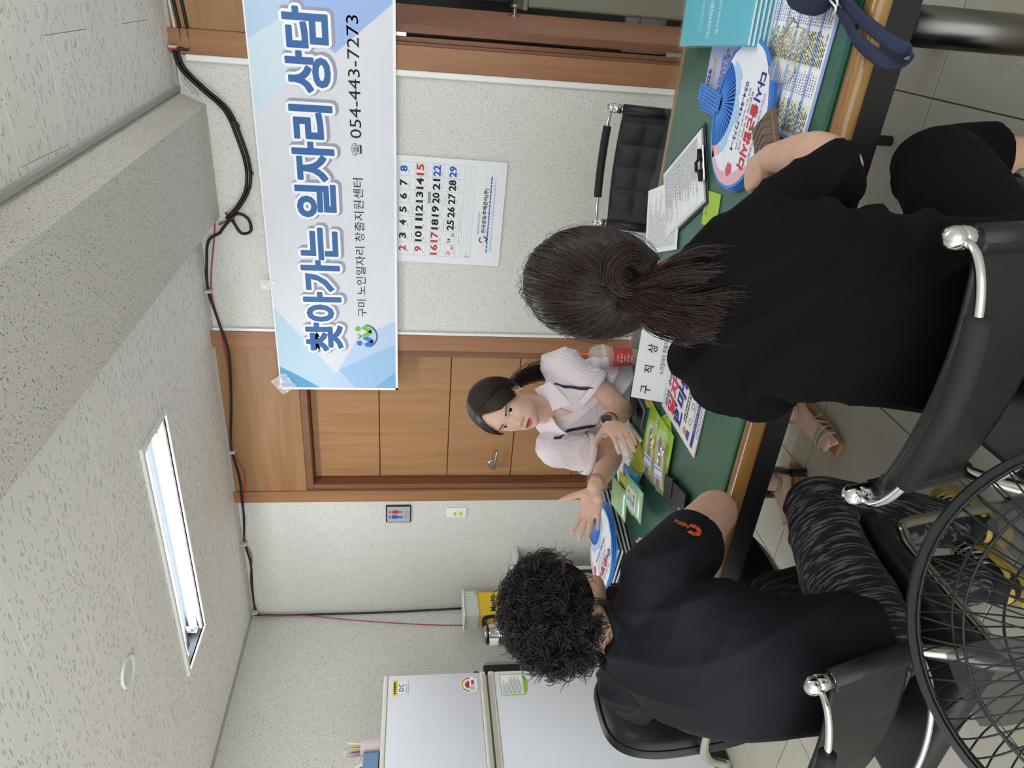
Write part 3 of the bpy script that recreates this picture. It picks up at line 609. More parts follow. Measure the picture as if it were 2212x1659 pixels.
F = Matrix.Translation((-3.2195, 2.54, CH+.03)) @ Matrix(((0, 0, 1, 0), (1, 0, 0, 0), (0, 1, 0, 0), (0, 0, 0, 1))); mb = scribble(MB(), -.04, .04, -.004, .004, 1, 0, .95, .9, (.004, .008)); mb.v = [F @ Vector(q) for q in mb.v]; mb.build('small_print', m_grayink, wp, kind='stuff')

# ---- floor fan close to the camera
FC = Vector((-.625, .488, .625)); ax = Vector((-.52, .66, -.50)).normalized()
ff = thing('pedestal_fan', 'black pedestal fan with round wire guard in the foreground', 'fan', (FC.x, FC.y, 0))
m_wire = M('black_wire', '17171a', .35)
fx = Vector((0, 0, 1)).cross(ax).normalized(); fy = ax.cross(fx); FR = .25
def FP(r, a, d): return FC+fx*r*math.cos(a)+fy*r*math.sin(a)+ax*d
def fring(r, d, th, n=72): return [FP(r, 2*math.pi*k/n, d) for k in range(n+1)]
rb = MB(); n = 72
for k in range(n):
    A = []; 
    for kk in (k, k+1):
        a = 2*math.pi*kk/n; A.append([FP(FR+q, a, d) for q, d in ((.0, -.014), (.008, -.012), (.008, .012), (.0, .014), (-.008, .0))])
    for j in range(5): rb.quad([A[0][j], A[0][(j+1) % 5], A[1][(j+1) % 5], A[1][j]])
rb.build('rim_band', m_wire, ff)
for nm, sg in (('front_guard', 1), ('rear_guard', -1)):
    g = MB()
    for r, d in ((.985, .012), (.80, .040), (.55, .058), (.30, .066)): g.tube(fring(FR*r, sg*d, 0, 60), .0018, 6, caps=False)
    for k in range(60):
        a = 2*math.pi*k/60; sw = .10*sg; pts = [FP(FR*r, a+sw*(1-r), sg*d) for r, d in ((.99, .010), (.90, .030), (.80, .0405), (.55, .0585), (.28, .067))]
        g.tube(pts, .0013, 5, sm=2)
    gg = g.build(nm, m_wire, ff, smooth=True)
    MB().lathe([(0, 0), (.06, 0), (.066, .006), (.05, .014), (0, .016)], n=28, mat=Matrix.Translation(FC+ax*sg*.062) @ (ax*sg).to_track_quat('Z', 'Y').to_matrix().to_4x4()).build('guard_boss', m_blackp, gg, angle=40)
mo = MB().lathe([(.045, 0), (.062, .012), (.062, .075), (.05, .10), (0, .105)], n=24, mat=Matrix.Translation(FC-ax*.075) @ (-ax).to_track_quat('Z', 'Y').to_matrix().to_4x4()).build('motor', m_blackp, ff, angle=40)
hb = MB().lathe([(.03, -.02), (.035, 0), (.03, .025), (0, .03)], n=20, mat=Matrix.Translation(FC) @ ax.to_track_quat('Z', 'Y').to_matrix().to_4x4()).build('hub', m_blackp, ff, smooth=True)
for k in range(5):
    bl = MB(); n1, n2 = 8, 6; a0 = 2*math.pi*k/5; vs_ = []
    for side in (0, .0025):
        for i in range(n1+1):
            r = .028+(FR*.86-.028)*i/n1; w = .28+.35*math.sin(math.pi*min(1, i/n1*.8+.1))
            for j in range(n2+1): s_ = j/n2-.5; vs_.append(FP(r, a0+s_*w, side+s_*.05*(1-.4*i/n1)))
    N = (n1+1)*(n2+1); fs = []
    for i in range(n1):
        for j in range(n2): a = i*(n2+1)+j; fs.append((a, a+1, a+n2+2, a+n2+1)); fs.append((N+a, N+a+n2+1, N+a+n2+2, N+a+1))
    bl.add(vs_, fs).build('blade', M('smoke_blade', '3c3d40', .3, alpha=.5), ff, smooth=True)
PB = FC-ax*.11; MB().tube([(PB.x, PB.y, .03), (PB.x, PB.y, PB.z)], .014, 14).build('pole', m_blackp, ff, smooth=True); MB().tube([(PB.x, PB.y, PB.z), FC-ax*.09], .02, 12, rnd=True).build('tilt_joint', m_blackp, ff, smooth=True)
MB().lathe([(.17, 0), (.17, .012), (.15, .022), (.03, .035), (.02, .06)], (PB.x, PB.y, 0), 32).build('base', m_blackp, ff, angle=40)
# ================================================================== wall-mounted things and cables
YW = D-.001
def on_wall(x, z, y=YW, rot=0): return Matrix.Translation((x, y, z)) @ Matrix(((1, 0, 0, 0), (0, 0, -1, 0), (0, 1, 0, 0), (0, 0, 0, 1))) @ RZ(rot)   # local x right, y up, z to the room
# ---- banner
bn = thing('banner', 'long printed cloth banner taped across wall and door tops', 'banner', mat=on_wall(-.82, 1.893, 3.318, .3))
BW0, BW1, BH = -1.10, 1.06, .302
g = MB(); nx, nz = 48, 12
for k in (0, 1):
    for j in range(nz+1):
        for i in range(nx+1):
            x = BW0+(BW1-BW0)*i/nx; y = -BH+2*BH*j/nz
            g.v.append((x, y, (0 if k else -.0012)-.0000))
N = (nx+1)*(nz+1)
for j in range(nz):
    for i in range(nx): a = j*(nx+1)+i; g.f.append((N+a, N+a+1, N+a+nx+2, N+a+nx+1)); g.m.append(0); g.f.append((a, a+nx+1, a+nx+2, a+1)); g.m.append(0)
g.build('cloth', M('banner_cloth', 'd6d8de', .6, var=((1.4, 3, 1), .3, .8), col2='e2e3e8', bump=((3, 9, 3), .12)), bn, local=True)
e = .012
rects(MB(), [(BW0, BW1, BH-e*.5, BH), (BW0, BW1, -BH, -BH+e), (BW0, BW0+e, -BH, BH), (BW1-e, BW1, -BH, BH)], .0004).build('white_hem', M('hem_white', 'f2f3f6', .6), bn, local=True)
def facet(col, poly, z): flat(MB(), poly, z).build('printed_facet', M('facet_'+col, col, .6), bn, local=True)
x0 = BW0+e
facet('b9d3e2', [(x0, BH-.006), (-.64, BH-.006), (-.80, .17), (-1.0, .02), (x0, -.06)], .0005)
facet('5d9dc4', [(x0, BH-.006), (-.965, BH-.006), (-1.02, .2), (x0, .10)], .0008)
facet('b8cde8', [(x0, -BH+e), (x0, .06), (-.80, -.10), (-.70, -BH+e)], .0010)
facet('9cc0e0', [(x0, -BH+e), (x0, -.08), (-.98, .0), (-.83, -BH+e)], .0013)
facet('7db0d8', [(x0, -BH+e), (x0, -.18), (-.99, -BH+e)], .0016)
facet('cfe0ea', [(BW1-e, BH-.006), (.25, BH-.006), (.52, .02), (BW1-e, -.05)], .0005)
facet('b9d0e6', [(BW1-e, BH-.006), (.55, BH-.006), (.80, -.08), (BW1-e, .1)], .0009)
facet('9db8e6', [(BW1-e, -BH+e), (BW1-e, .0), (.66, .10), (.52, -.05), (.72, -BH+e)], .0012)
def banner_line(grow, mat, name, dz, dx=0, dy=0, n=12):
    for s, x, w in (('찾아가는', -1.371+.82, .645), ('일자리', -.755+.82, .49), ('상담', -.298+.82, .325)):
        mb = MB()
        for k in range(n if grow else 1): put_text(mb, s, x+dx+grow*math.cos(2*math.pi*k/n), .062+dy+grow*math.sin(2*math.pi*k/n), .172, w=w-.012, bold=.022, res=3, z=dz+k*.00001)
        if grow: put_text(mb, s, x+dx, .062+dy, .172, w=w-.012, bold=.022, res=3, z=dz)
        mb.build(name, mat, bn, local=True)
banner_line(.021, M('letter_shadow', 'a09fb0', .8), 'letter_shadow', .0018, .006, -.008)
banner_line(.0145, M('letter_white', 'f4f5f8', .6), 'letter_outline', .0021)
banner_line(.003, M('letter_blue', '3560a4', .6, var=((2, 2, 2), .3, .7), col2='42719f'), 'lettering', .0024, n=6)
letter(bn, m_ink, [('구미 노인일자리 창출지원센터', -.335, -.128, .046, dict(w=.685)), ('☎', .135, -.128, .046), ('054-443-7273', .425, -.126, .050, dict(w=.485))], z=.0012)
def stroke(mb, pts, r, z): 
    n = len(pts)
    for i in range(n-1):
        a, b = Vector(pts[i]), Vector(pts[i+1]); t = (b-a).normalized(); nn = Vector((-t.y, t.x))*r
        mb.add([(*(a+nn), z), (*(a-nn), z), (*(b-nn), z), (*(b+nn), z)], [(0, 1, 2, 3)])
    return mb
LX, LY = -.785, -.145
stroke(flat(MB(), circ(LX-.040, LY+.034, .014), .0019), [(LX-.052, LY+.006), (LX-.030, LY-.034), (LX-.004, LY+.012)], .011, .0018).build('logo_blue', M('logo_blue', '3f6fd0', .6), bn, local=True)
stroke(flat(MB(), circ(LX+.040, LY+.040, .014), .0020), [(LX+.000, LY+.012), (LX+.026, LY-.028), (LX+.052, LY+.016)], .011, .0019).build('logo_green', M('logo_green', '77b850', .6), bn, local=True)
ring2(MB(), LX, LY+.01, .060, .068, 200, 350, 20, .0017).build('logo_swoosh', M('logo_grey', '5a5d66', .6), bn, local=True)
stroke(stroke(MB(), [(LX-.012, LY+.042), (LX, LY+.026), (LX+.012, LY+.044)], .003, .002), [(LX, LY+.028), (LX, LY+.015)], .003, .002).build('logo_sprout', MATS['logo_green'], bn, local=True)
# clear tape holding it
for lab, x, z, w, h, rz in (('crinkled clear tape at the banner top left corner over the door', -1.885, 2.17, .10, .09, 35), ('small clear tape patch on the banner top edge above the letters', -1.34, 2.205, .05, .07, 5)):
    tp = thing('clear_tape', lab, 'tape', mat=on_wall(x, z, 3.314, rz), group=None)
    mb = MB(); n = 9
    for j in range(n):
        for i in range(n): mb.v.append(((i/(n-1)-.5)*w, (j/(n-1)-.5)*h, .0015+random.random()*.004))
    for j in range(n-1):
        for i in range(n-1): a = j*n+i; mb.f.append((a, a+1, a+n+1, a+n)); mb.m.append(0)
    mb.build('film', M('tape_film', 'ffffff', .06, alpha=.35, spec=1), tp, local=True)

# ---- wall calendar
ca = thing('wall_calendar', 'large white paper calendar page hanging under the banner', 'calendar', mat=on_wall(-.958, 1.36, D-.004, -1.0))
MB().bx(-.252, .252, -.272, .30, 0, .006, .001).build('page_block', m_paper, ca, local=True); MB().bx(-.249, .249, -.262, .30, .0062, .0072, .0003).build('top_page', M('calendar_paper', 'e6e8ea', .7), ca, local=True)
gx0, gx1 = -.215, .225; cols = [gx0+(gx1-gx0)*i/7 for i in range(8)]; rows = [.222, .147, .071, -.003, -.078]
ln = MB()
for x in cols: rects(ln, [(x-.0004, x+.0004, rows[-1], rows[0])], .0076)
for y in rows: rects(ln, [(gx0, gx1, y-.0004, y+.0004)], .0076); rects(ln, [(gx0, gx1, y-.0235-.0003, y-.0235+.0003) if False else (gx0, gx1, y+.0225-.0003, y+.0225+.0003)], .0076) if y != rows[0] else None
rects(ln, [(gx0, gx1, -.090, -.0895), (gx0, gx1, -.128, -.1275), (gx0, gx0+.0006, -.128, -.09), (gx1-.0006, gx1, -.128, -.09), (gx0, gx1, -.104, -.1036)], .0076)
for i in range(32): rects(ln, [(gx0+.012+i*.0133, gx0+.0124+i*.0133, -.128, -.104)], .0076)
rects(ln, [(-.19, .19, -.2145, -.214), (-.19, .19, -.184, -.1835)], .0076)
ln.build('ruled_lines', m_grayink, ca, local=True)
K, R_, B_ = [], [], []; days = [[2, 3, 4, 5, 6, 7, 8], [9, 10, 11, 12, 13, 14, 15], [16, 17, 18, 19, 20, 21, 22], [(23, 30), (24, 31), 25, 26, 27, 28, 29]]
sub = MB()
for r, wk in enumerate(days):
    for c, dnum in enumerate(wk):
        cx_ = (cols[c]+cols[c+1])/2; y = rows[r]-.020
        tgt = R_ if (c == 0 or dnum in (15, 17)) else (B_ if c == 6 else K)
        if isinstance(dnum, tuple): tgt.append((str(dnum[0]), cx_-.014, y+.004, .015, dict(bold=.02))); tgt.append((str(dnum[1]), cx_+.014, y-.014, .015, dict(bold=.02)))
        else: tgt.append((str(dnum), cx_, y, .031, dict(bold=.035, w=.0235*len(str(dnum)))))
        put_text(sub, ['6.20', '6.21', '6.22', '6.23', '6.24', '6.25', '6.26', '6.27', '6.28', '6.29', '6.30', '7.1', '7.2', '7.3', '7.4', '7.5', '7.6', '7.7', '7.8', '7.9', '7.10', '7.11', '7.12', '7.13', '7.14', '7.15', '7.16', '7.17'][r*7+c], cx_-.012, rows[r]-.043, .0065, z=.0077)
letter(ca, m_ink, K, z=.0078); letter(ca, m_red, R_, z=.0078); letter(ca, m_blue, B_, z=.0078); sub.build('small_dates', m_ink, ca, local=True, kind='stuff')
hw_ = MB()
for (c, r) in ((1, 0), (2, 0), (3, 0), (2, 2), (4, 2), (1, 3), (2, 3), (3, 3)): scribble(hw_, cols[c]+.008, cols[c+1]-.008, rows[r+1]+.005, rows[r+1]+.018, 1, .0078, .8, .25, (.002, .006))
ring2(hw_, cols[6]+.031, rows[1]-.022, .030, .0306, 0, 360, 24, .0078); ring2(hw_, cols[1]+.031, rows[2]-.022, .026, .0266, 0, 360, 24, .0078)
hw_.build('pencil_notes', m_grayink, ca, local=True, kind='stuff')
put = MB(); scribble(put, cols[4]+.006, cols[5]-.004, rows[2]+.004, rows[2]+.018, 3, .0078, .95, .8, (.002, .01)); put.build('scratched_note', m_ink, ca, local=True)
letter(ca, m_ink, [('한국공동주택관리(주)', .02, -.185, .024, dict(w=.215, bold=.02)), ('전화 054-457-0113  주소 구미시 선산읍 439  http://www.ca2530.co.kr', 0, -.224, .008, dict(w=.35)), ('MEMO', gx0+.006, -.109, .006, dict(rot=90))], z=.0078)
letter(ca, m_blue, [('종합위탁관리 전문업체', -.04, -.158, .010, dict(w=.105))], z=.0078); scribble(MB(), -.185, .185, -.209, -.200, 1, .0078, .97, .7, (.006, .02)).build('small_print', m_blue, ca, local=True)
ring2(MB(), -.122, -.178, .008, .015, 20, 200, 14, .0078).build('logo_red', m_red, ca, local=True); ring2(MB(), -.118, -.190, .008, .015, 200, 380, 14, .0078).build('logo_blue', m_blue, ca, local=True)

# ---- restroom sign, light switch
sg = thing('restroom_sign', 'small framed restroom sign with red and blue figures', 'sign', mat=on_wall(-2.783, 1.582))
MB().bx(-.064, .064, -.074, .074, 0, .012, .004, 2).build('frame', m_blackp, sg, local=True); MB().bx(-.057, .057, -.068, .066, .0122, .0135, .0005).build('plate', M('sign_grey', 'b9bfc4', .35, .3), sg, local=True)
def figure(cx_, woman):
    mb = MB(); flat(mb, circ(cx_, .050, .0075, 14), .0139)
    if woman: flat(mb, [(cx_-.008, .040), (cx_+.008, .040), (cx_+.017, .012), (cx_+.013, .010), (cx_+.008, .026), (cx_+.014, .002), (cx_-.014, .002), (cx_-.008, .026), (cx_-.013, .010), (cx_-.017, .012)], .0139); rects(mb, [(cx_-.007, cx_-.001, -.024, .002), (cx_+.001, cx_+.007, -.024, .002)], .0139)
    else: flat(mb, [(cx_-.013, .040), (cx_+.013, .040), (cx_+.013, .010), (cx_+.009, .010), (cx_+.009, .004), (cx_-.009, .004), (cx_-.009, .010), (cx_-.013, .010)], .0139); rects(mb, [(cx_-.008, cx_-.0008, -.024, .004), (cx_+.0008, cx_+.008, -.024, .004)], .0139)
    return mb
figure(.019, True).build('woman_figure', m_red, sg, local=True); figure(-.019, False).build('man_figure', m_blue, sg, local=True)
rects(MB(), [(-.0006, .0006, -.02, .045), (-.028, .028, -.033, -.0325), (-.055, .055, -.056, -.0555)], .0139).build('dividing_lines', m_grayink, sg, local=True)
letter(sg, m_ink, [('화  장  실', 0, -.0435, .011), ('Toilet', 0, -.0615, .006)], z=.0139)
sw = thing('light_switch', 'white wall light switch with two yellow stickers', 'switch', mat=on_wall(-2.781, 1.236))
MB().bx(-.037, .037, -.060, .060, 0, .010, .005, 2).build('plate', m_white, sw, local=True)
for y in (.012, -.022): k_ = MB().bx(-.022, .022, y-.014, y+.014, .0095, .0135, .002).build('rocker', m_white, sw, local=True); MB().bx(-.017, .012, y-.009, y+.007, .0136, .0144).build('yellow_sticker', M('sticker_yellow', 'e6d53a', .5), k_, local=True); letter(k_, m_ink, [('전등' if y < 0 else '화장실', -.002, y-.001, .007)], z=.0149)

# ---- cables along the ceiling line and corner
m_cab_b = M('black_cable', '121214', .45); m_cab_r = M('red_wire', 'a33346', .5); m_cab_w = M('white_cable', 'c9c7c0', .5)
def cable(name, pts, r, mat, label): return MB().tube(pts, r, 8, sm=5).build(name, mat, smooth=True, label=label, cat='cable')
yc = D-.012
cable('cable', [(-1.10, yc, 2.40), (-1.14, yc-.004, 2.455), (-1.25, yc, 2.478), (-1.385, yc-.002, 2.488), (-1.55, yc-.014, 2.455), (-1.72, yc-.024, 2.425), (-2.0, yc-.02, 2.445), (-2.2, yc-.016, 2.470), (-2.32, yc-.016, 2.476), (-2.50, yc-.02, 2.455), (-2.65, yc-.020, 2.458), (-2.80, yc, 2.465), (-2.98, yc, 2.480), (-3.15, yc, 2.462), (-3.35, yc, 2.472), (-3.54, yc, 2.474), (-3.582, yc-.006, 2.44), (-3.585, yc-.012, 2.0), (-3.585, yc-.010, 1.6), (-3.575, yc-.006, 1.15)], .0065, m_cab_b, 'black cable along the ceiling line and down the room corner')
cable('cable', [(-1.02, yc-.004, 2.41), (-1.13, yc, 2.43), (-1.385, yc, 2.474), (-1.58, yc-.014, 2.452), (-1.9, yc-.022, 2.440), (-2.29, yc-.016, 2.472), (-2.45, yc-.026, 2.425), (-2.6, yc-.022, 2.440), (-2.80, yc, 2.470), (-2.98, yc-.004, 2.474), (-3.1, yc-.005, 2.45), (-3.3, yc, 2.478), (-3.53, yc-.004, 2.464), (-3.574, yc-.016, 2.41), (-3.578, yc-.02, 2.2), (-3.588, yc-.06, 1.9), (-3.588, yc-.10, 1.6), (-3.588, yc-.13, 1.3), (-3.588, yc-.14, .95)], .0032, m_cab_r, 'thin red wire along the ceiling line and down the corner')
for x, z, lab in ((-1.385, 2.482, 'pale cable clip near the beam above the banner'), (-2.32, 2.474, 'pale cable clip above the closed door transom'), (-2.98, 2.478, 'pale cable clip above the restroom sign'), (-3.545, 2.47, 'pale cable clip in the room corner')):
    MB().bx(x-.006, x+.006, yc-.034, D-.001, z-.016, z+.016, .003).build('cable_clip', m_cab_w, label=lab, cat='clip', group='cable clips along the ceiling line')
# bundle at the right of the beam
B = [(-.30, 2.494), (-.33, 2.47), (-.40, 2.455), (-.47, 2.385), (-.55, 2.30), (-.66, 2.26), (-.78, 2.235), (-.88, 2.245), (-.96, 2.29), (-1.02, 2.345)]
def bundle(dz, dx, dy, r, mat, label, pre=(), post=()): return cable('cable', list(pre)+[(x+dx*(1 if i > 1 else .3), yc-dy, z+dz) for i, (x, z) in enumerate(B[1:])]+list(post), r, mat, label)
loop = [(-1.04, yc-.02, 2.33), (-1.09, yc-.02, 2.30), (-1.075, yc-.03, 2.255), (-1.02, yc-.03, 2.26), (-1.0, yc-.02, 2.31), (-1.06, yc-.02, 2.37), (-1.10, yc, 2.40)]
bundle(0, 0, .012, .007, m_cab_b, 'outer black cable of the bundle curving under the beam', [(.3, yc, 2.44), (-.05, yc, 2.442), (-.25, yc, 2.428), (-.325, yc, 2.428)], loop)
bundle(.016, -.005, .014, .007, m_cab_b, 'inner black cable of the bundle curving under the beam', [(.3, yc, 2.475), (-.05, yc, 2.475), (-.25, yc, 2.458), (-.325, yc, 2.465)])
bundle(.006, .012, .006, .0055, m_cab_w, 'white cable in the bundle curving under the beam', [(-.318, yc-.04, 2.500), (-.32, yc-.03, 2.478)])
bundle(.004, -.010, .0, .0042, m_cab_r, 'red wire in the bundle curving under the beam', [(-.326, yc-.04, 2.500), (-.328, yc-.03, 2.472)], [(-1.06, yc-.004, 2.40)])
cable('cable', [(.3, yc, 2.485), (-.1, yc, 2.486), (-.345, yc, 2.468), (-.44, yc, 2.47), (-.47, yc+.002, 2.45), (-.50, yc+.004, 2.42)], .0055, m_cab_w, 'pale cable above the open door running to the beam')
for x, z, lab in ((-.40, 2.456, 'highest black cable tie of the bundle beside the open door'), (-.47, 2.39, 'second cable tie from the open door on the bundle'), (-.60, 2.278, 'third cable tie from the open door on the bundle'), (-.80, 2.24, 'lowest cable tie at the belly of the bundle'), (-1.02, 2.345, 'last cable tie of the bundle by the black loop')): MB().tube([(x+.02*math.cos(a), yc-.010+.016*math.sin(a), z+.018*math.cos(a)) for a in np.linspace(0, 2*math.pi, 13)], .0022, 6, caps=False).build('cable_tie', m_blackp, smooth=True, label=lab, cat='cable tie', group='cable ties on the bundle')
# ================================================================== things on the table
Z0 = TZ+.0025
def at_table(x, y, rz, z=Z0): return Matrix.Translation((x, y, z)) @ RZ(rz)
# ---- plastic hand fans
m_fanb = M('fan_blue', '3f83d8', .35); m_fpaper = M('fan_paper', 'e9ebf2', .6); m_fpink = M('fan_pink', 'e0b6c2', .6); m_fsky = M('fan_sky', 'a9cdf0', .6)
def in_paper(p, hy=-.128, hr=.088): return True
def hand_fan(label, mat, group, printed=True):
    t = thing('hand_fan', label, 'fan', mat=mat, group=group)
    rx, ry, hy, hr = .163, .148, -.138, .104
    out = circ(0, 0, rx, 64, 0, 360, ry)
    fr = MB()
    A = circ(0, 0, rx+.004, 64, 0, 360, ry+.004); B = circ(0, 0, rx-.003, 64, 0, 360, ry-.003)
    for k in range(64):
        a, b = k, (k+1) % 64
        fr.add([(*B[a], 0), (*A[a], 0), (*A[b], 0), (*B[b], 0), (*B[a], .0045), (*A[a], .0045), (*A[b], .0045), (*B[b], .0045)], [(0, 3, 2, 1), (4, 5, 6, 7), (1, 2, 6, 5), (0, 4, 7, 3)])
    fr.build('rim', m_fanb, t, local=True)
    rb = MB()
    for k in range(25):
        a = math.radians(12+156*k/24); d = Vector((math.cos(a), math.sin(a))); L = .30
        # stop at the rim ellipse
        lo, hi = 0, .32
        for _ in range(20):
            m_ = (lo+hi)/2; q = Vector((0, hy))+d*m_
            if (q.x/rx)**2+(q.y/ry)**2 < .97: lo = m_
            else: hi = m_
        nn = Vector((-d.y, d.x))*.0022; s_ = Vector((0, hy))+d*.010; e_ = Vector((0, hy))+d*lo
        v = [s_+nn, s_-nn, e_-nn*.6, e_+nn*.6]; rb.add([(*p, z) for z in (.0008, .0040) for p in v], [(4, 5, 6, 7), (0, 3, 2, 1), (0, 1, 5, 4), (1, 2, 6, 5), (2, 3, 7, 6), (3, 0, 4, 7)])
    rb.build('ribs', m_fanb, t, local=True)
    hd_ = MB()
    for i in range(-2, 3): hd_.bx(i*.0085-.0036, i*.0085+.0036, hy-.145, hy+.012, 0, .0052, .0012)
    for y in (-.145, -.11, 0.0): hd_.bx(-.0205, .0205, hy+y, hy+y+.012, .0005, .0044, .001)
    hd_.build('handle', m_fanb, t, local=True)
    # paper: ellipse minus the round window at the hinge, pleated
    pp = MB(); n = 72
    for k in range(n):
        P_ = []
        for kk in (k, k+1):
            a = math.radians(6+168*kk/n); d = Vector((math.cos(a), math.sin(a)))
            lo, hi = 0, .32
            for _ in range(18):
                m_ = (lo+hi)/2; q = Vector((0, hy))+d*m_
                if (q.x/(rx-.003))**2+(q.y/(ry-.003))**2 < 1: lo = m_
                else: hi = m_
            h0 = min(hr, lo*.98); P_.append((Vector((0, hy))+d*h0, Vector((0, hy))+d*lo, .0048+(.0007 if kk % 6 < 3 else 0)))
        (a0, a1, za), (b0, b1, zb_) = P_
        pp.add([(*a0, za), (*a1, za), (*b1, zb_), (*b0, zb_)], [(3, 2, 1, 0)] if False else [(0, 1, 2, 3)])
    pp.build('paper', m_fpaper, t, local=True)
    if printed:
        def wave_band(r0, r1, a0, a1, mat_, z):
            mb = MB(); n = 30
            for k in range(n):
                q = []
                for kk in (k, k+1):
                    a = math.radians(a0+(a1-a0)*kk/n); d = Vector((math.cos(a), math.sin(a)))
                    w = .006*math.sin(a*9); lo, hi = 0, .32
                    for _ in range(16):
                        m_ = (lo+hi)/2; p = Vector((0, hy))+d*m_
                        if (p.x/(rx-.004))**2+(p.y/(ry-.004))**2 < 1: lo = m_
                        else: hi = m_
                    q.append((Vector((0, hy))+d*min(r0, lo), Vector((0, hy))+d*min(r1+w if r1 < .3 else lo, lo), Vector((0, hy))+d*max(0, lo-.03-w)))
                (p0, p1, e0), (q0, q1, e1) = q
                if r1 < .3: mb.add([(*p0, z), (*p1, z), (*q1, z), (*q0, z)], [(0, 1, 2, 3)])
                else: mb.add([(*e0, z), (*p1, z), (*q1, z), (*e1, z)], [(0, 1, 2, 3)])
            mb.build('printed_band', mat_, t, local=True)
        wave_band(.1045, .130, 40, 150, m_fsky, .0058); wave_band(.1045, .135, 8, 40, m_fpink, .0058); wave_band(0, .5, 20, 70, m_fpink, .0058)
        letter(t, m_navy, [('구미노인일자리창출지원센터', .0, .112, .012, dict(w=.15)), ('다시', -.080, .080, .034, dict(bold=.03, w=.058)), ('054-443-7273~4', .0, .010, .016, dict(w=.155, bold=.01))], z=.0062)
        letter(t, m_red, [('출근합시다', .030, .080, .036, dict(bold=.04, w=.145))], z=.0062)
        letter(t, m_ink, [('취업상담 및 일자리 연계', .0, .050, .011, dict(w=.13)), ('경비 청소 제조생산 단순노무직', .0, .033, .009, dict(w=.14))], z=.0062)
        mb = MB(); [flat(mb, circ(.120+.009*math.cos(a), .022+.009*math.sin(a), .008, 10), .0062+.0001*i) for i, a in enumerate(np.linspace(0, 5, 5))]; mb.build('printed_flower', M('flower_pink', 'd2606e', .6), t, local=True)
    return t
for i in range(4): hand_fan(['bottom blue hand fan of the right stack under eyeglasses', 'second lowest blue hand fan of the right stack', 'second highest blue hand fan of the right stack', 'topmost printed blue hand fan of the right stack by the hand'][i], at_table(-.236+.004*i, 1.718-.006*i, 180+(3-i)*1.3-4, Z0+.0072*i+.001), 'hand fans stacked on the right', i == 3)
for i in range(3): hand_fan(['bottom blue hand fan of the left stack', 'middle blue hand fan of the left stack', 'topmost printed blue hand fan of the left stack below the raised palm'][i], at_table(-1.795-.006*i, 1.975-.008*i, 156+5*i, Z0+.058+.0075*i), 'hand fans stacked on the left', i > 0)
# ---- folders under the left fans
m_teal = M('teal_card', '55bccf', .35, coat=.3); m_film = M('shrink_film', 'e6f2f4', .1, alpha=.08, spec=1)
for i, (lab, col) in enumerate([('lowest black document folder under the left fans', '151618'), ('black document folder in the middle under the left fans', '1c1d20'), ('upper black document folder under the left fans', '151618'), ('teal folder directly under the left hand fans', '4aa6b6')]):
    f_ = thing('document_folder', lab, 'folder', mat=at_table(-1.785-.004*i, 2.0+.003*i, -14+2*i, Z0+.0138*i), group='folders under the left fans')
    MB().bx(-.10, .10, -.15, .15, 0, .0022, .0008).build('back_cover', M('folder_'+col, col, .35), f_, local=True); MB().bx(-.10, .10, -.15, .15, .0110, .0132, .0008).build('front_cover', MATS['folder_'+col], f_, local=True); MB().bx(-.094, .097, -.144, .144, .0023, .0109).build('sheets', m_paper, f_, local=True); MB().bx(-.102, -.10, -.15, .15, 0, .0132).build('spine', MATS['folder_'+col], f_, local=True)
# ---- bottled goods at the table's left end
wbt = thing('water_bottle', 'clear plastic bottle with red ring lying behind the left fans', 'bottle', mat=Matrix.Translation((-1.79, 2.215, Z0+.036)) @ RZ(8) @ RY(90))
MB().lathe([(0, -.10), (.030, -.098), (.034, -.085), (.034, .03), (.030, .06), (.014, .085), (.013, .10)], n=20).build('shell', M('bottle_clear', 'dfe9ea', .08, alpha=.35, spec=1), wbt, smooth=True, local=True)
MB().lathe([(.0345, -.05), (.0348, -.05), (.0348, .01), (.0345, .01)], n=20).build('label_wrap', M('label_aqua', '86bcd8', .5), wbt, local=True); MB().lathe([(.015, .095), (.015, .115), (0, .115)], n=16).build('cap', M('cap_blue', '2f57b0', .4), wbt, local=True)
rr = MB().tube([(.03*math.cos(a), .03*math.sin(a), 0) for a in np.linspace(.4, 5.6, 20)], .006, 8).build('red_ring', M('red_plastic', 'c4222c', .35), thing('red_handle_ring', 'red plastic handle loop beside the clear bottle on the left', 'handle', mat=Matrix.Translation((-1.865, 2.19, Z0+.032)) @ RY(90)), smooth=True, local=True)
gbag = thing('green_packet', 'bright green packet behind the left fans near the wall', 'packet', mat=Matrix.Translation((-1.68, 2.262, Z0+.004)) @ RZ(0) @ RX(80)); MB().bx(-.03, .03, 0, .075, -.004, .004, .003).build('pouch', M('packet_green', '4fae3a', .4), gbag, local=True); MB().bx(-.03, .03, .075, .09, -.001, .001).build('seal', M('packet_blue', '2c46a8', .4), gbag, local=True)
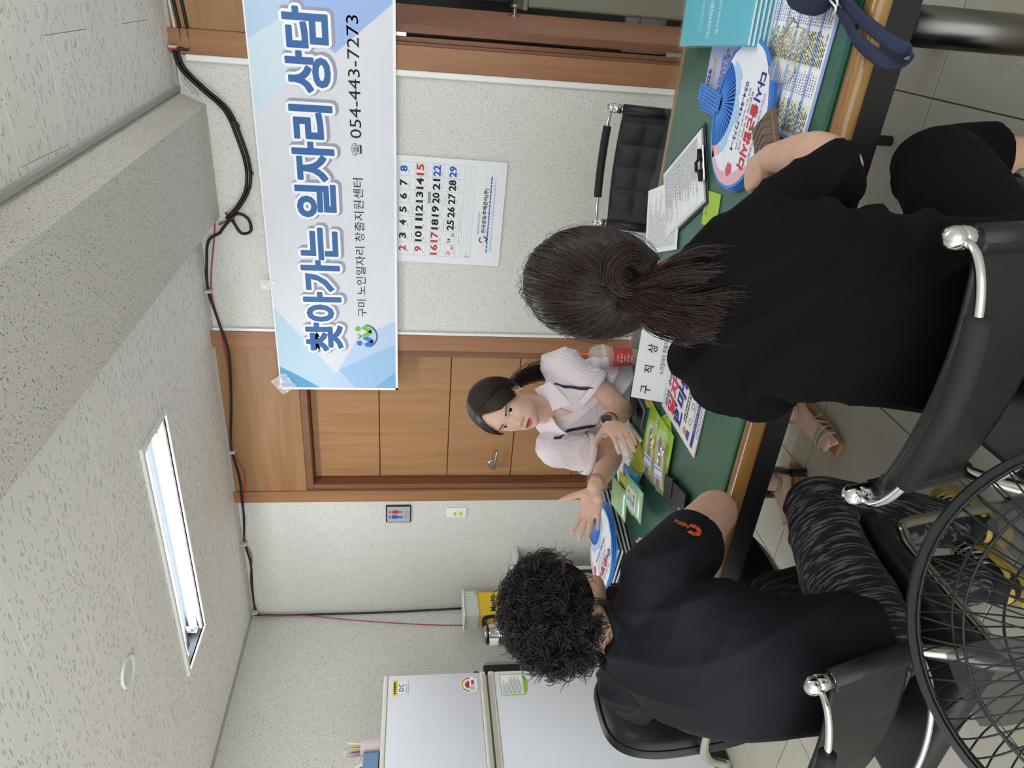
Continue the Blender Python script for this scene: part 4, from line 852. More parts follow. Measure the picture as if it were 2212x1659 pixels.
# ---- paper name tent
nt_ = thing('name_tent', 'folded white paper name tent on the green table', 'sign', mat=at_table(-.952, 1.855, 3))
def slab(mb, p, q, w, th=.0006):   # sheet between two local yz points
    a = Vector((0, *p)); b = Vector((0, *q)); d = (b-a).normalized(); nn = Vector((1, 0, 0)).cross(d)*th
    return mb.add([a+Vector((sx*w/2, 0, 0))+s_*nn for s_ in (0, 1) for sx in (-1, 1)]+[b+Vector((sx*w/2, 0, 0))+s_*nn for s_ in (0, 1) for sx in (-1, 1)], [(0, 1, 5, 4), (2, 6, 7, 3), (0, 2, 3, 1), (4, 5, 7, 6), (0, 4, 6, 2), (1, 3, 7, 5)])
slab(MB(), (0, .0005), (.036, .095), .30).build('front_panel', m_paper, nt_, local=True); slab(MB(), (.036, .095), (.078, .0005), .30).build('rear_panel', m_paper, nt_, local=True); slab(MB(), (.0, .0006), (.078, .0006), .30).build('base_panel', m_paper, nt_, local=True)
ang = math.atan2(.0945, .036); TF = Matrix.Translation((0, -.0012, .001)) @ Matrix.Rotation(ang, 4, 'X')
mb = MB(); [put_text(mb, s, x, .060, .030, bold=.008, mat=TF) for s, x in (('구', -.115), ('직', -.045), ('상', .025), ('담', .095))]; put_text(mb, '노인일자리 창출지원센터', .02, .022, .014, w=.15, mat=TF); mb.build('lettering', m_ink, nt_, local=True)
# ---- job fair flyer
fy_ = thing('job_fair_flyer', 'white flyer with big red and blue lettering beside the name tent', 'flyer', mat=at_table(-1.003, 1.70, 1.5))
for i in range(3): MB().bx(-.105, .105, -.1485, .1485, .0014*i, .0014*i+.0008, .0003).build('sheet', M('flyer_stock', 'e6e4e2', .5), fy_, local=True)
zf = .0040
letter(fy_, m_navy, [('2026 구미시', -.015, .115, .024, dict(bold=.03, w=.14)), ('한마당', .0, .012, .058, dict(bold=.05, w=.175, shear=.1))], z=zf)
letter(fy_, M('crimson_ink', 'cc3a5a', .6), [('일자리', .0, .073, .054, dict(bold=.05, w=.17, shear=.1))], z=zf)
letter(fy_, m_ink, [('노인일자리', -.06, .138, .008), ], z=zf); scribble(MB(), -.05, .06, -.056, -.030, 2, zf, .9, .5, (.006, .014)).build('small_print', m_ink, fy_, local=True, kind='stuff')
rects(MB(), [(-.09, .10, -.125, -.107)], zf).build('navy_bar', m_navy, fy_, local=True); letter(fy_, m_paper, [('구미시 일자리 지원센터', .005, -.116, .010)], z=zf+.0003)
mb = MB(); [ring2(mb, x, -.078, .008, .011, 0, 360, 16, zf) for x in (-.03, .02, .07)]; mb.build('icon_rings', M('icon_green', '5c9a62', .6), fy_, local=True); scribble(MB(), -.05, .09, -.145, -.13, 2, zf).build('small_print', m_grayink, fy_, local=True); scribble(MB(), -.02, .09, -.10, -.09, 2, zf).build('small_print', m_grayink, fy_, local=True)
mb = MB(); flat(mb, circ(-.073, -.052, .012, 16), zf); mb.build('figure_face', M('face_print', 'd2946c', .6), fy_, local=True); flat(MB(), [(-.088, -.09), (-.058, -.09), (-.062, -.066), (-.084, -.066)], zf).build('figure_coat', M('coat_print', '3c4f9c', .6), fy_, local=True)
# ---- iced drink
cp = thing('iced_drink_cup', 'clear plastic iced drink cup with red sleeve and orange straw', 'cup', (-1.106, 2.165, Z0))
m_cl = M('cup_clear', 'e8efee', .06, alpha=.28, spec=1)
MB().lathe([(.028, 0), (.029, .002), (.036, .10), (.0415, .122)], (-1.106, 2.165, Z0), 28).build('cup_wall', m_cl, cp, smooth=True)
MB().lathe([(0, .003), (.0275, .003), (.030, .045), (0, .046)], (-1.106, 2.165, Z0), 24).build('drink', M('pale_coffee', 'b8a488', .3, alpha=.85), cp, angle=40)
MB().lathe([(.0305, .022), (.0312, .022), (.0362, .092), (.0355, .092)], (-1.106, 2.165, Z0), 28).build('sleeve', M('sleeve_red', 'c94a48', .5), cp, angle=40)
MB().lathe([(.043, .118), (.045, .122), (.043, .127), (.041, .128), (.040, .145), (.028, .166), (.010, .174)], (-1.106, 2.165, Z0), 28).build('dome_lid', m_cl, cp, smooth=True)
MB().tube([(-1.108, 2.163, Z0+.012), (-1.098, 2.17, Z0+.245)], .0042, 10).build('straw', M('orange_straw', 'ea5a2a', .4), cp, smooth=True)
mb = MB()
for r, s in enumerate(('DO', 'GNUT', 'DO', 'GNUT', 'I DO')):
    tmp = MB(); put_text(tmp, s, 0, .078-.0125*r, .009, bold=.03); 
    for v, f in [(tmp.v, tmp.f)]:
        R0 = .0345-.0009*r; a0 = math.radians(-72)
        mb.add([(-1.106+(R0+.0006)*math.cos(a0+x/R0), 2.165+(R0+.0006)*math.sin(a0+x/R0), Z0+y) for x, y, z in v], f)
mb.build('lettering', m_paper, cp)
# ---- phone, rubber bands, marker
ph = thing('phone', 'dark phone in a clear grey case beside the name tent', 'phone', mat=at_table(-1.245, 2.055, -2))
MB().bx(-.040, .040, -.083, .083, 0, .009, .006, 2).build('case', M('case_grey', '6d7684', .25), ph, local=True, angle=50); MB().bx(-.036, .036, -.079, .079, .0088, .0098, .0004).build('screen', M('dark_screen', '120e10', .12), ph, local=True)
for i in range(4): MB().tube([(.021*math.cos(a)+.0015*i, (.013+.0015*i)*math.sin(a), .003+.0032*i) for a in np.linspace(0, 2*math.pi, 25)], .0016, 6, caps=False).build('band', M('rubber_yellow', 'c9bb3c', .5), thing('rubber_bands', 'coil of yellow rubber bands beside the phone', 'rubber bands', mat=at_table(-1.158, 1.942, 60)) if i == 0 else bpy.data.objects['rubber_bands'], smooth=True, local=True)
mk = thing('marker_pen', 'white capped marker lying by the papers', 'pen', mat=at_table(-1.325, 2.01, 8)); MB().tube([(0, -.06, .007), (0, .025, .007)], .0065, 12, rnd=True).build('barrel', m_white, mk, smooth=True, local=True); MB().tube([(0, .026, .007), (0, .066, .007)], .0072, 12, rnd=True).build('cap', M('marker_cap', 'dcdcd8', .4), mk, smooth=True, local=True)
# ---- survey papers under the raised arms
for i, (x, y, r, lab) in enumerate([(-1.50, 2.07, -38, 'white form sheet on a black clipboard under the raised forearms'), (-.605, 2.155, 22, 'loose white form sheet half hidden behind the ponytailed head')]):
    pa = thing('form_sheet', lab, 'paper', mat=at_table(x, y, r))
    if i == 0: MB().bx(-.115, .115, -.157, .157, 0, .003, .0008).build('clipboard', m_blackp, pa, local=True)
    MB().bx(-.105, .105, -.1485, .1485, .0031, .0042).build('sheet', m_paper, pa, local=True); scribble(MB(), -.09, .09, -.13, .13, 30, .0045, .5, .3).build('print', m_grayink, pa, local=True)
# ---- lime green cards
m_lime = M('lime_card', 'a3c63c', .45); 
for i, (x, y, r, w, h, lab) in enumerate([(-1.185, 1.80, 28, .10, .16, 'small lime card half under the flyer'), (-1.255, 1.845, 74, .165, .215, 'lime green envelope card lying under the pen kits'), (-1.235, 1.755, 80, .145, .20, 'lime green envelope card nearest the flyer corner')]):
    lc = thing('lime_card', lab, 'card', mat=at_table(x, y, -90+r+90-74 if False else r-74, Z0+.0035*i), group='lime green cards'); 
    MB().bx(-h/2, h/2, -w/2, w/2, 0, .003, .0008).build('card', m_lime, lc, local=True)
    letter(lc, m_navy, [('경상북도', h/2-.03, w/2-.012, .010)], z=.0033)
    if i: letter(lc, m_paper, [('지원센터', h/2-.055, .0, .024)], z=.0033); flat(MB(), circ(.015, w/2-.045, .03, 18, 0, 360, .010), .0033).build('white_oval', m_paper, lc, local=True)
# ---- clear bagged pen kits
for i, (x, y, r, lab) in enumerate([(-1.275, 1.825, 14, 'clear bag with a dark pen and yellow sachet on the lime cards'), (-1.245, 1.725, 22, 'clear bag with brown pen and silver knot nearest the table front')]):
    kt_ = thing('pen_kit', lab, 'kit', mat=at_table(x, y, r, Z0+.011+.002*i), group='bagged pen kits')
    MB().tube([(-.085, .012, .007), (.06, .012, .007), (.078, .012, .007)], [.0055, .0055, .001], 10).build('pen', M(['pen_slate', 'pen_brown'][i], ['2b3640', '4a3026'][i], .35), kt_, local=True, smooth=True)
    MB().bx(-.075, .065, -.022, -.004, .001, .008, .003, 2).build('sachet', M('sachet_yellow', 'd9b41e', .35), kt_, local=True); MB().bx(-.05, -.012, -.034, .034, .0125, .0132).build('label_band', M('kit_label', 'dfe5f0', .5), kt_, local=True)
    rects(MB(), [(-.045, -.041, -.03, .03), (-.024, -.018, -.03, .03)], .0136).build('label_stripes', m_blue, kt_, local=True)
    k2 = MB(); n = 11
    for jj in range(n):
        for ii in range(n):
            u, v = ii/(n-1), jj/(n-1); e_ = min(u, 1-u, v, 1-v); k2.v.append((-.10+.20*u, -.040+.08*v, .0145*min(1, e_*8)+random.random()*.0035))
    for jj in range(n-1):
        for ii in range(n-1): a = jj*n+ii; k2.f.append((a, a+1, a+n+1, a+n)); k2.m.append(0)
    k2.build('clear_bag', M('cellophane', 'ffffff', .05, alpha=.22, spec=1), kt_, local=True)
    kn = MB(); [kn.ball((.045+random.uniform(-.02, .02), -.025+random.uniform(-.012, .012), .012+random.uniform(-.003, .006)), (.008, .005, .004), 6, 4) for _ in range(7)]; kn.build('foil_knot', M(['foil_gold', 'foil_silver'][i], ['b9a83a', 'c9ccc8'][i], .25, .8), kt_, local=True)
# ---- wet wipe pouches
def pouch(lab, x, y, r, z, col, face=None):
    t = thing('wipes_pouch', lab, 'pouch', mat=at_table(x, y, r, z), group='wet wipe pouches'); w, h, th = .155, .105, .016
    mb = MB(); n = 15
    for sgn in (1, -1):
        for j in range(n):
            for i in range(n): u, v = i/(n-1)*2-1, j/(n-1)*2-1; k = (max(0, 1-abs(u)**8)*max(0, 1-abs(v)**8))**.5; mb.v.append((u*w/2, v*h/2, th/2+sgn*th/2*k*(.96+.04*math.sin(u*9+v*5))))
        o = 0 if sgn == 1 else n*n
        for j in range(n-1):
            for i in range(n-1): a = o+j*n+i; q = (a, a+1, a+n+1, a+n); mb.f.append(q if sgn == 1 else q[::-1]); mb.m.append(0)
    m_ = M('pouch_'+col, col, .3, coat=.5); mb.build('pouch', m_, t, smooth=True, local=True)
    for s in (-1, 1): MB().bx(s*w/2-(0 if s > 0 else .012), s*w/2+(.012 if s > 0 else 0), -h/2, h/2, th/2-.0008, th/2+.0008).build('seal', m_, t, local=True)
    if face:
        MB().bx(-.045, .045, -.032, .030, th-.0006, th+.0006, .0004).build('sticker', M('sticker_pale', 'dbe6ea', .45), t, local=True)
        for k, (cx_, cc) in enumerate(((-.026, '6d7d4a'), (0, 'c8ccd2'), (.026, '5b4632'))):
            flat(MB(), circ(cx_, .008, .009, 14), th+.0009).build('printed_face', M('print_face', 'd79f7c', .6), t, local=True); flat(MB(), circ(cx_, .013, .0095, 10, 0, 180), th+.0012).build('printed_hair', M('hair_'+cc, cc, .6), t, local=True); flat(MB(), [(cx_-.012, -.016), (cx_+.012, -.016), (cx_+.008, 0), (cx_-.008, 0)], th+.0009).build('printed_shirt', M('shirt_%d' % k, ('3f8fc0', '6fa848', '4c78c8')[k], .6), t, local=True)
        letter(t, m_ink, [('구미노인일자리지원센터', 0, -.024, .007, dict(w=.07))], z=th+.0009)
pouch('lime yellow wipes pouch lowest in the stack', -1.425, 1.935, -20, Z0+.001, 'b5c342'); pouch('sky blue wipes pouch low in the stack', -1.475, 1.92, -68, Z0+.018, '4aa3d0'); pouch('yellow wipes pouch in the middle of the stack', -1.50, 1.90, -70, Z0+.035, 'c4c64a')
pouch('pale green wipes pouch under the top one', -1.535, 1.91, -72, Z0+.0185+.034, '8fc08a'); pouch('blue wipes pouch just below the top one', -1.46, 1.84, -70, Z0+.0185+.0165, '3f9ccc'); pouch('topmost pale green wipes pouch with printed face sticker', -1.425, 1.775, -74+0, Z0+.0205+.033, '9ccb98', True)
# ---- black wallet phone case
wl = thing('wallet_case', 'black flip wallet phone case with strap near the elbow', 'phone case', mat=at_table(-1.268, 1.585, 16))
MB().bx(-.042, .042, -.085, .085, 0, .005, .002, 2).build('back_flap', m_leather, wl, local=True); MB().bx(-.039, .039, -.082, .082, .0052, .0135, .004, 2).build('phone_body', m_blackp, wl, local=True); MB().bx(-.042, .042, -.085, .085, .0138, .0185, .002, 2).build('front_flap', m_leather, wl, local=True)
MB().bx(-.01, .048, .012, .034, .0187, .0212, .001).build('strap', m_leather, wl, local=True); MB().bx(.044, .048, .012, .034, .002, .0187, .001).build('strap_bend', m_leather, wl, local=True); MB().bx(-.03, -.012, -.075, -.045, .0186, .0192).build('metal_badge', m_steel, wl, local=True)
# ---- clipboard with form on the right
cl = thing('clipboard', 'black clipboard with printed form and metal clip', 'clipboard', mat=at_table(-.468, 2.018, 217))
MB().bx(-.115, .115, -.160, .160, 0, .003, .001).build('board', m_blackp, cl, local=True)
for i in range(4): MB().bx(-.105+.001*i, .105-.001*i, -.150, .147, .0032+.0016*i, .0040+.0016*i).build('sheet', m_paper, cl, local=True)
zc_ = .0098; scribble(MB(), -.09, .09, -.14, .12, 34, zc_, .55, .3).build('print', m_grayink, cl, local=True); rects(MB(), [(-.095, .095, y, y+.0006) for y in (-.14, -.06, -.02, .04, .10)]+[(-.095, -.0944, -.14, .1), (.0944, .095, -.14, .1)], zc_+.0002).build('ruled_lines', m_grayink, cl, local=True)
cpz = MB().bx(-.05, .05, .138, .162, .0095, .013, .002).build('clip_plate', m_chrome, cl, local=True); MB().tube([(-.045, .140, .015), (-.015, .140, .017), (-.012, .128, .019), (.012, .128, .019), (.015, .140, .017), (.045, .140, .015)], .005, 8).build('clip_lever', m_blackp, cpz, smooth=True, local=True)
stn = thing('lime_note', 'lime green printed note beside the clipboard', 'note', mat=at_table(-.475, 1.80, 8)); MB().bx(-.045, .045, -.05, .05, 0, .001).build('paper', m_lime, stn, local=True); letter(stn, m_ink, [('경상북도', .0, .03, .009)], z=.0013)
# ---- quilted brown wallet under the hand
bw = thing('brown_wallet', 'taupe quilted leather wallet on the right hand fans', 'wallet', mat=at_table(-.247, 1.50, 42, Z0+.0325)); m_tp = M('taupe_leather', '6e594b', .42)
MB().bx(-.058, .058, -.045, .045, 0, .014, .004, 2).build('body', m_tp, bw, local=True, angle=50)
for k in range(5): x = -.04+.018*k; MB().tube([(x, -.04, .0142), (x+.02, 0, .0146), (x, .04, .0142)], .0009, 5).build('stitch_line', M('taupe_dark', '56443a', .5), bw, local=True)
# ---- eyeglasses
eg = thing('eyeglasses', 'round thin gold rimmed eyeglasses on the right flyer', 'glasses', mat=Matrix.Translation((-.078, 1.528, Z0+.0235)) @ RZ(-29) @ RX(52)); m_gold = M('thin_gold', 'b9a684', .22, 1)
LR = .0275
for s in (-1, 1):
    rm = MB().tube([(s*.033+LR*math.cos(a), 0+LR*math.sin(a)*.98, .004*math.cos(a)*s) for a in np.linspace(0, 2*math.pi, 33)], .0009, 6, caps=False).build('rim', m_gold, eg, smooth=True, local=True)
    MB().prism(circ(s*.033, 0, LR-.0005, 28), -.0003, .0003).build('lens', M('lens_clear', 'f4fbfb', .03, alpha=.10, spec=1), rm, local=True)
    MB().ball((s*.013, -.006, .004), (.003, .005, .002)).build('nose_pad', M('pad_clear', 'e6e0d0', .3, alpha=.6), eg, smooth=True, local=True)
MB().tube([(-.010, .004, 0), (0, .009, .004), (.010, .004, 0)], .0010, 6, sm=4).build('bridge', m_gold, eg, smooth=True, local=True)
MB().tube([(-.060, .008, .0), (-.064, .01, -.004), (-.050, .014, -.008), (.040, .030, -.016), (.060, .026, -.018)], [.0012, .0012, .0014, .003, .003], 8).build('temple', M('temple_cream', 'b7a67c', .35), eg, smooth=True, local=True); MB().tube([(.058, .008, 0), (.062, .012, .0), (.066, .03, -.004)], .0014, 8).build('temple', m_gold, eg, smooth=True, local=True)
# ---- shrink wrapped teal folders
for i in range(5):
    tf = thing('teal_folder', ['lowest', 'second lowest', 'middle', 'second highest', 'topmost printed'][i]+' teal folder of the wrapped stack on the right', 'folder', mat=at_table(.030, 1.93, 3.4+.3*i, Z0+.0112*i), group='wrapped teal folders')
    MB().bx(-.122, .122, -.245, .205, 0, .0105, .002).build('cover', m_teal, tf, local=True)
    MB().bx(-.1225, .1225, -.2456, -.2454, .003, .0075).build('page_edge', m_paper, tf, local=True)
    if i == 4:
        letter(tf, M('pale_print', 'e4f6fa', .5), [('구미노인일자리창출지원센터', -.052, .0, .024, dict(w=.110, bold=.015)), ('구미시 노인일자리 지원기관', -.05, .06, .017, dict(w=.075)), ('☎ 054-443-7273~4', -.055, -.055, .019, dict(w=.085, bold=.01))], z=.0113); ring2(MB(), 0, -.01, .0, .0).build if False else None
        mb = MB(); n = 14
        for jj in range(n):
            for ii in range(n): mb.v.append((-.127+.254*ii/(n-1), -.25+.46*jj/(n-1), .0118+random.random()*.003))
        for jj in range(n-1):
            for ii in range(n-1): a = jj*n+ii; mb.f.append((a, a+1, a+n+1, a+n)); mb.m.append(0)
        mb.build('shrink_wrap', m_film, tf, local=True)
# ---- table chart flyers on the right
rf = thing('chart_flyer', 'pale blue edged chart sheet under the eyeglasses', 'flyer', mat=at_table(-.025, 1.56, -1)); m_pb = M('flyer_blue', '9db4e4', .5)
MB().bx(-.21, .21, -.148, .148, 0, .0010).build('sheet', m_pb, rf, local=True); rects(MB(), [(-.203, .203, -.138, .138)], .0013).build('white_field', m_paper, rf, local=True)
rects(MB(), [(x, x+.062, -.13, .12) for x in (-.198, -.07, .06)], .0015).build('cream_columns', M('cream_print', 'e6e6cc', .6), rf, local=True); rects(MB(), [(-.2, .2, y, y+.010) for y in (-.10, -.05, 0, .05, .10)], .0017).build('blue_bands', m_pb, rf, local=True)
scribble(MB(), -.195, -.13, -.132, .13, 40, .0019, .6, .4).build('print', m_ink, rf, local=True); scribble(MB(), -.065, .0, -.132, .13, 40, .0019, .6, .4).build('print', m_ink, rf, local=True); scribble(MB(), -.12, -.075, -.132, .13, 26, .0019, .8, .3, (.002, .003)).build('print', m_navy, rf, local=True); scribble(MB(), .005, .055, -.132, .13, 26, .0019, .8, .3, (.002, .003)).build('print', m_navy, rf, local=True)
rf = thing('title_flyer', 'lilac 2026 title flyer partly under the teal folders', 'flyer', mat=at_table(-.09, 1.90, 2, Z0)); MB().bx(-.115, .11, -.13, .12, 0, .0010).build('sheet', M('flyer_lilac', 'b9bce0', .5), rf, local=True); letter(rf, m_navy, [('2026', -.085, .10, .020, dict(bold=.04))], z=.0014); letter(rf, M('gold_print', 'c9b13a', .6), [('국가건강', -.070, .075, .020, dict(bold=.04))], z=.0014); scribble(MB(), -.105, 0, -.11, .03, 14, .0014).build('print', m_navy, rf, local=True)
# ---- navy pouch with strap
nv = thing('navy_pouch', 'navy fabric pouch with looped strap hanging over the table edge', 'bag', (.075, 1.42, Z0)); m_nv = M('navy_fabric', '1b2440', .7, bump=(150, .2))
mb = MB(); mb.ball((.085, 1.45, Z0+.045), (.095, .085, .045), 24, 14); [mb.v.__setitem__(i, (x+.006*math.sin(40*y), y+.008*math.sin(35*x), max(Z0, z+.004*math.sin(50*x+30*y)))) for i, (x, y, z) in enumerate(mb.v)]; mb.build('bag', m_nv, nv, smooth=True)
MB().tube([(.03, 1.40, Z0+.045), (.0, 1.365, Z0+.02), (-.035, 1.315, Z0+.008), (-.06, 1.26, Z0-.015), (-.062, 1.225, Z0-.035), (-.045, 1.215, Z0-.035), (-.03, 1.25, Z0-.012), (-.005, 1.31, Z0+.008), (.03, 1.37, Z0+.03), (.05, 1.40, Z0+.05)], [(.012, .0022)]*10, 10, up=(.3, .6, .7), sm=5).build('strap', m_nv, nv, smooth=True)
MB().tube([(-.008, 1.47, Z0+.03), (.01, 1.42, Z0+.055), (.045, 1.39, Z0+.06)], .0018, 6, sm=4).build('piping', m_white, nv, smooth=True); mb = MB(); [mb.tube([(.0+dx, 1.375, Z0+.033), (.012+dx, 1.36, Z0+.04), (.024+dx, 1.385, Z0+.042)], .0018, 6, sm=3) for dx in (0, .01)]; mb.build('cord_knot', m_white, nv, smooth=True)
# ================================================================== people: shared tools
def remesh(mb, vox, it=8, fac=.5):
    me = bpy.data.meshes.new('r'); me.from_pydata([tuple(p) for p in mb.v], [], mb.f); o = bpy.data.objects.new('r', me); _ts.collection.objects.link(o)
    r = o.modifiers.new('r', 'REMESH'); r.mode = 'VOXEL'; r.voxel_size = vox
    if it: s = o.modifiers.new('s', 'SMOOTH'); s.factor = fac; s.iterations = it
    _ts.view_layers[0].update(); ev = bpy.data.meshes.new_from_object(o.evaluated_get(_ts.view_layers[0].depsgraph))
    n = len(ev.vertices); co = np.empty(n*3); ev.vertices.foreach_get('co', co); no = np.empty(n*3); ev.vertices.foreach_get('normal', no)
    f = [tuple(p.vertices) for p in ev.polygons]; bpy.data.objects.remove(o); bpy.data.meshes.remove(me); bpy.data.meshes.remove(ev)
    return co.reshape(-1, 3), no.reshape(-1, 3), f
def obj_np(name, v, f, mats, parent, idx=None, smooth=True):
    me = bpy.data.meshes.new(name); im = np.array(WM[parent.name].inverted()); v = v@im[:3, :3].T+im[:3, 3]
    me.from_pydata(v.tolist(), [], f); o = bpy.data.objects.new(name, me); COL.objects.link(o); o.parent = parent; WM[o.name] = WM[parent.name]
    for m in (mats if isinstance(mats, list) else [mats]): me.materials.append(m)
    if idx is not None: me.polygons.foreach_set('material_index', idx)
    if smooth: me.shade_smooth()
    me.update(); return o
def folds(v, n, amp, waves, seed=0):
    """cloth folds: directed waves, warped and faded by slow noise"""
    r = np.random.default_rng(seed); d = np.zeros(len(v))
    for k, (dx, dy, dz, freq, a) in enumerate(waves):
        ax_ = np.array((dx, dy, dz))/np.linalg.norm((dx, dy, dz)); w = np.zeros(len(v))
        for _ in range(3): q = r.normal(size=3)*6; w += np.sin(v@q+r.uniform(0, 6))
        ph = v@ax_*freq+w*1.1+r.uniform(0, 6); q = r.normal(size=3)*5; m = np.clip(.5+.6*np.sin(v@q+r.uniform(0, 6)), 0, 1)
        s = np.sin(ph); d += a*m*((1-np.abs(s))**1.6-.28)
    return v+n*(d*amp)[:, None]
def strands(paths, w, name, mats, parent, taper=True):
    """thin three-sided strands; paths: list of (k,3) arrays"""
    V_, F_, I_ = [], [], []; o = 0
    for si, p in enumerate(paths):
        k = len(p); t = np.gradient(p, axis=0); t /= np.linalg.norm(t, axis=1)[:, None]+1e-9
        ref = np.array((.3, .5, .81)); a = np.cross(t, ref); a /= np.linalg.norm(a, axis=1)[:, None]+1e-9; b = np.cross(a, t)
        ww = w*(random.uniform(.7, 1.3))*(np.linspace(1, .25, k)**.7 if taper else np.ones(k))
        for j in range(3): c, s = math.cos(2.094*j), math.sin(2.094*j); V_.append(p+a*(c*ww)[:, None]+b*(s*ww)[:, None])
        for j in range(3):
            j2 = (j+1) % 3
            for i in range(k-1): F_.append((o+j*k+i, o+j*k+i+1, o+j2*k+i+1, o+j2*k+i))
        I_ += [si % len(mats) if len(mats) > 1 else 0]*(3*(k-1)); o += 3*k
    ob = obj_np(name, np.vstack(V_), F_, mats, parent, I_); return ob
_HP = np.array([(0, .010, .055, .0), (.010, .030, .073, .015), (.025, .045, .079, .030), (.045, .055, .0795, .050), (.07, .063, .078, .070), (.095, .0685, .0765, .085), (.1125, .071, .077, .092), (.14, .073, .083, .098), (.17, .0695, .080, .096), (.195, .057, .066, .080), (.213, .037, .042, .055), (.2245, .004, .005, .006)])
def head(mb, HM, face=True, ears=True):
    """skull and face surface; local x right, y forward, z up from the chin"""
    nz, na = 84, 96; z = np.concatenate([np.linspace(0, .2245, nz)]); T = [np.interp(z, _HP[:, 0], _HP[:, i]) for i in (1, 2, 3)]
    for _ in range(3): T = [np.concatenate([[q[0]], (q[:-2]+2*q[1:-1]+q[2:])/4, [q[-1]]]) for q in T]
    G = lambda x, z_, x0, z0, sx, sz: np.exp(-((x-x0)/sx)**2-((z_-z0)/sz)**2)
    v = []
    for j in range(nz):
        a = np.linspace(0, 2*np.pi, na, endpoint=False); c, s = np.cos(a), np.sin(a)
        x = T[0][j]*np.sign(c)*np.abs(c)**.92; y = np.where(s > 0, T[1][j], T[2][j])*np.sign(s)*np.abs(s)**.92; zz = z[j]
        if face:
            m = (s > 0)*np.clip(s*2.2, 0, 1); d = 0
            nz_ = np.interp(zz, (.058, .064, .069, .077, .085, .100, .112, .122), (0, .003, .010, .0195, .0165, .0085, .004, 0)); sx = np.interp(zz, (.064, .077, .112), (.013, .0105, .0085))
            d = nz_*np.exp(-(x/sx)**2)+.006*(G(x, zz, .013, .071, .007, .007)+G(x, zz, -.013, .071, .007, .007))
            d = d-.0070*(G(x, zz, .031, .110, .016, .009)+G(x, zz, -.031, .110, .016, .009))+.0025*(G(x, zz, .03, .127, .025, .007)+G(x, zz, -.03, .127, .025, .007))
            d = d+.004*(G(x, zz, .042, .083, .018, .015)+G(x, zz, -.042, .083, .018, .015))+.0055*G(x, zz, 0, .041, .018, .008)+.0055*G(x, zz, 0, .054, .017, .005)-.002*G(x, zz, 0, .0475, .02, .0025)+.004*G(x, zz, 0, .016, .018, .012)-.0025*G(x, zz, 0, .030, .02, .004)
            y = y+d*m
        v += [HM @ Vector((p, q, zz)) for p, q in zip(x, y)]
    f = [(j*na+k, j*na+(k+1) % na, (j+1)*na+(k+1) % na, (j+1)*na+k) for j in range(nz-1) for k in range(na)]
    f += [tuple(reversed(range(na))), tuple((nz-1)*na+k for k in range(na))]; mb.add(v, f)
    for s in (-1, 1) if ears else ():
        mb.ball(HM @ Vector((s*.073, -.006, .098)), (.0075, .017, .029), 12, 10, mat=HM.to_3x3().to_4x4() @ RZ(s*18) @ RX(-12))
    return mb
def hand(mb, W, Yd, Xd, curl, spread=(.10, .02, -.06, -.16), thumb=(.80, .55, -.15), tc=.2, sc=1.0):
    """W wrist, Yd towards the fingers, Xd towards the thumb side; curl = per finger (knuckle, middle, tip) in degrees towards the palm"""
    Y = Vector(Yd).normalized(); X = Vector(Xd); X = (X-Y*X.dot(Y)).normalized(); Z = hand.Zs*X.cross(Y)
    L = lambda x, y, z: Vector(W)+(X*x+Y*y+Z*z)*sc
    mb.tube([L(0, -.015, 0), L(0, .01, 0), L(.002, .035, 0), L(.001, .065, 0), L(0, .088, 0)], [(.025*sc, .017*sc), (.026*sc, .0165*sc), (.034*sc, .0155*sc), (.039*sc, .0135*sc), (.038*sc, .0105*sc)], 16, up=Z, sm=3, rnd=True)
    mb.ball(L(.020, .032, -.006), .0175*sc, 12, 8); mb.ball(L(-.022, .035, -.005), .0155*sc, 12, 8)
    for i, (bx_, by, ln) in enumerate(((.0285, .082, .073), (.0095, .088, .080), (-.0095, .084, .074), (-.0275, .074, .058))):
        r = (.0086, .0088, .0083, .0072)[i]; p = Vector((bx_, by-.014, 0)); a = 0; pts = [p.copy()]; sp_ = spread[i]
        p = Vector((bx_, by, 0)); pts.append(p.copy())
        for q, cu in zip((.46, .30, .24), curl[i]):
            a += math.radians(cu); d = Vector((math.sin(sp_)*math.cos(a), math.cos(sp_)*math.cos(a), -math.sin(a))); p = p+d*ln*q; pts.append(p.copy())
        mb.tube([L(*q) for q in pts], [k*sc for k in (r*1.05, r*1.08, r, r*.94, r*.74)], 12, sm=2, rnd=True)
    td = Vector(thumb).normalized(); b = Vector((.016, .022, -.006)); k2 = (td+Vector((-.15, .25*tc*4, -.35*tc))).normalized()
    pts = [b, b+td*.040, b+td*.040+k2*.030, b+td*.040+k2*.054]; mb.tube([L(*q) for q in pts], [k*sc for k in (.0145, .0110, .0100, .0075)], 12, sm=2, rnd=True)
hand.Zs = 1
def limb(mb, pts, rad, n=16): return mb.tube(pts, rad, n, sm=4, rnd=True)
def torso(mb, rows, rnd=True): return mb.tube([r[:3] for r in rows], [r[3:5] for r in rows], 28, up=rows[0][5] if len(rows[0]) > 5 else (0, 1, 0), sm=4, rnd=rnd)
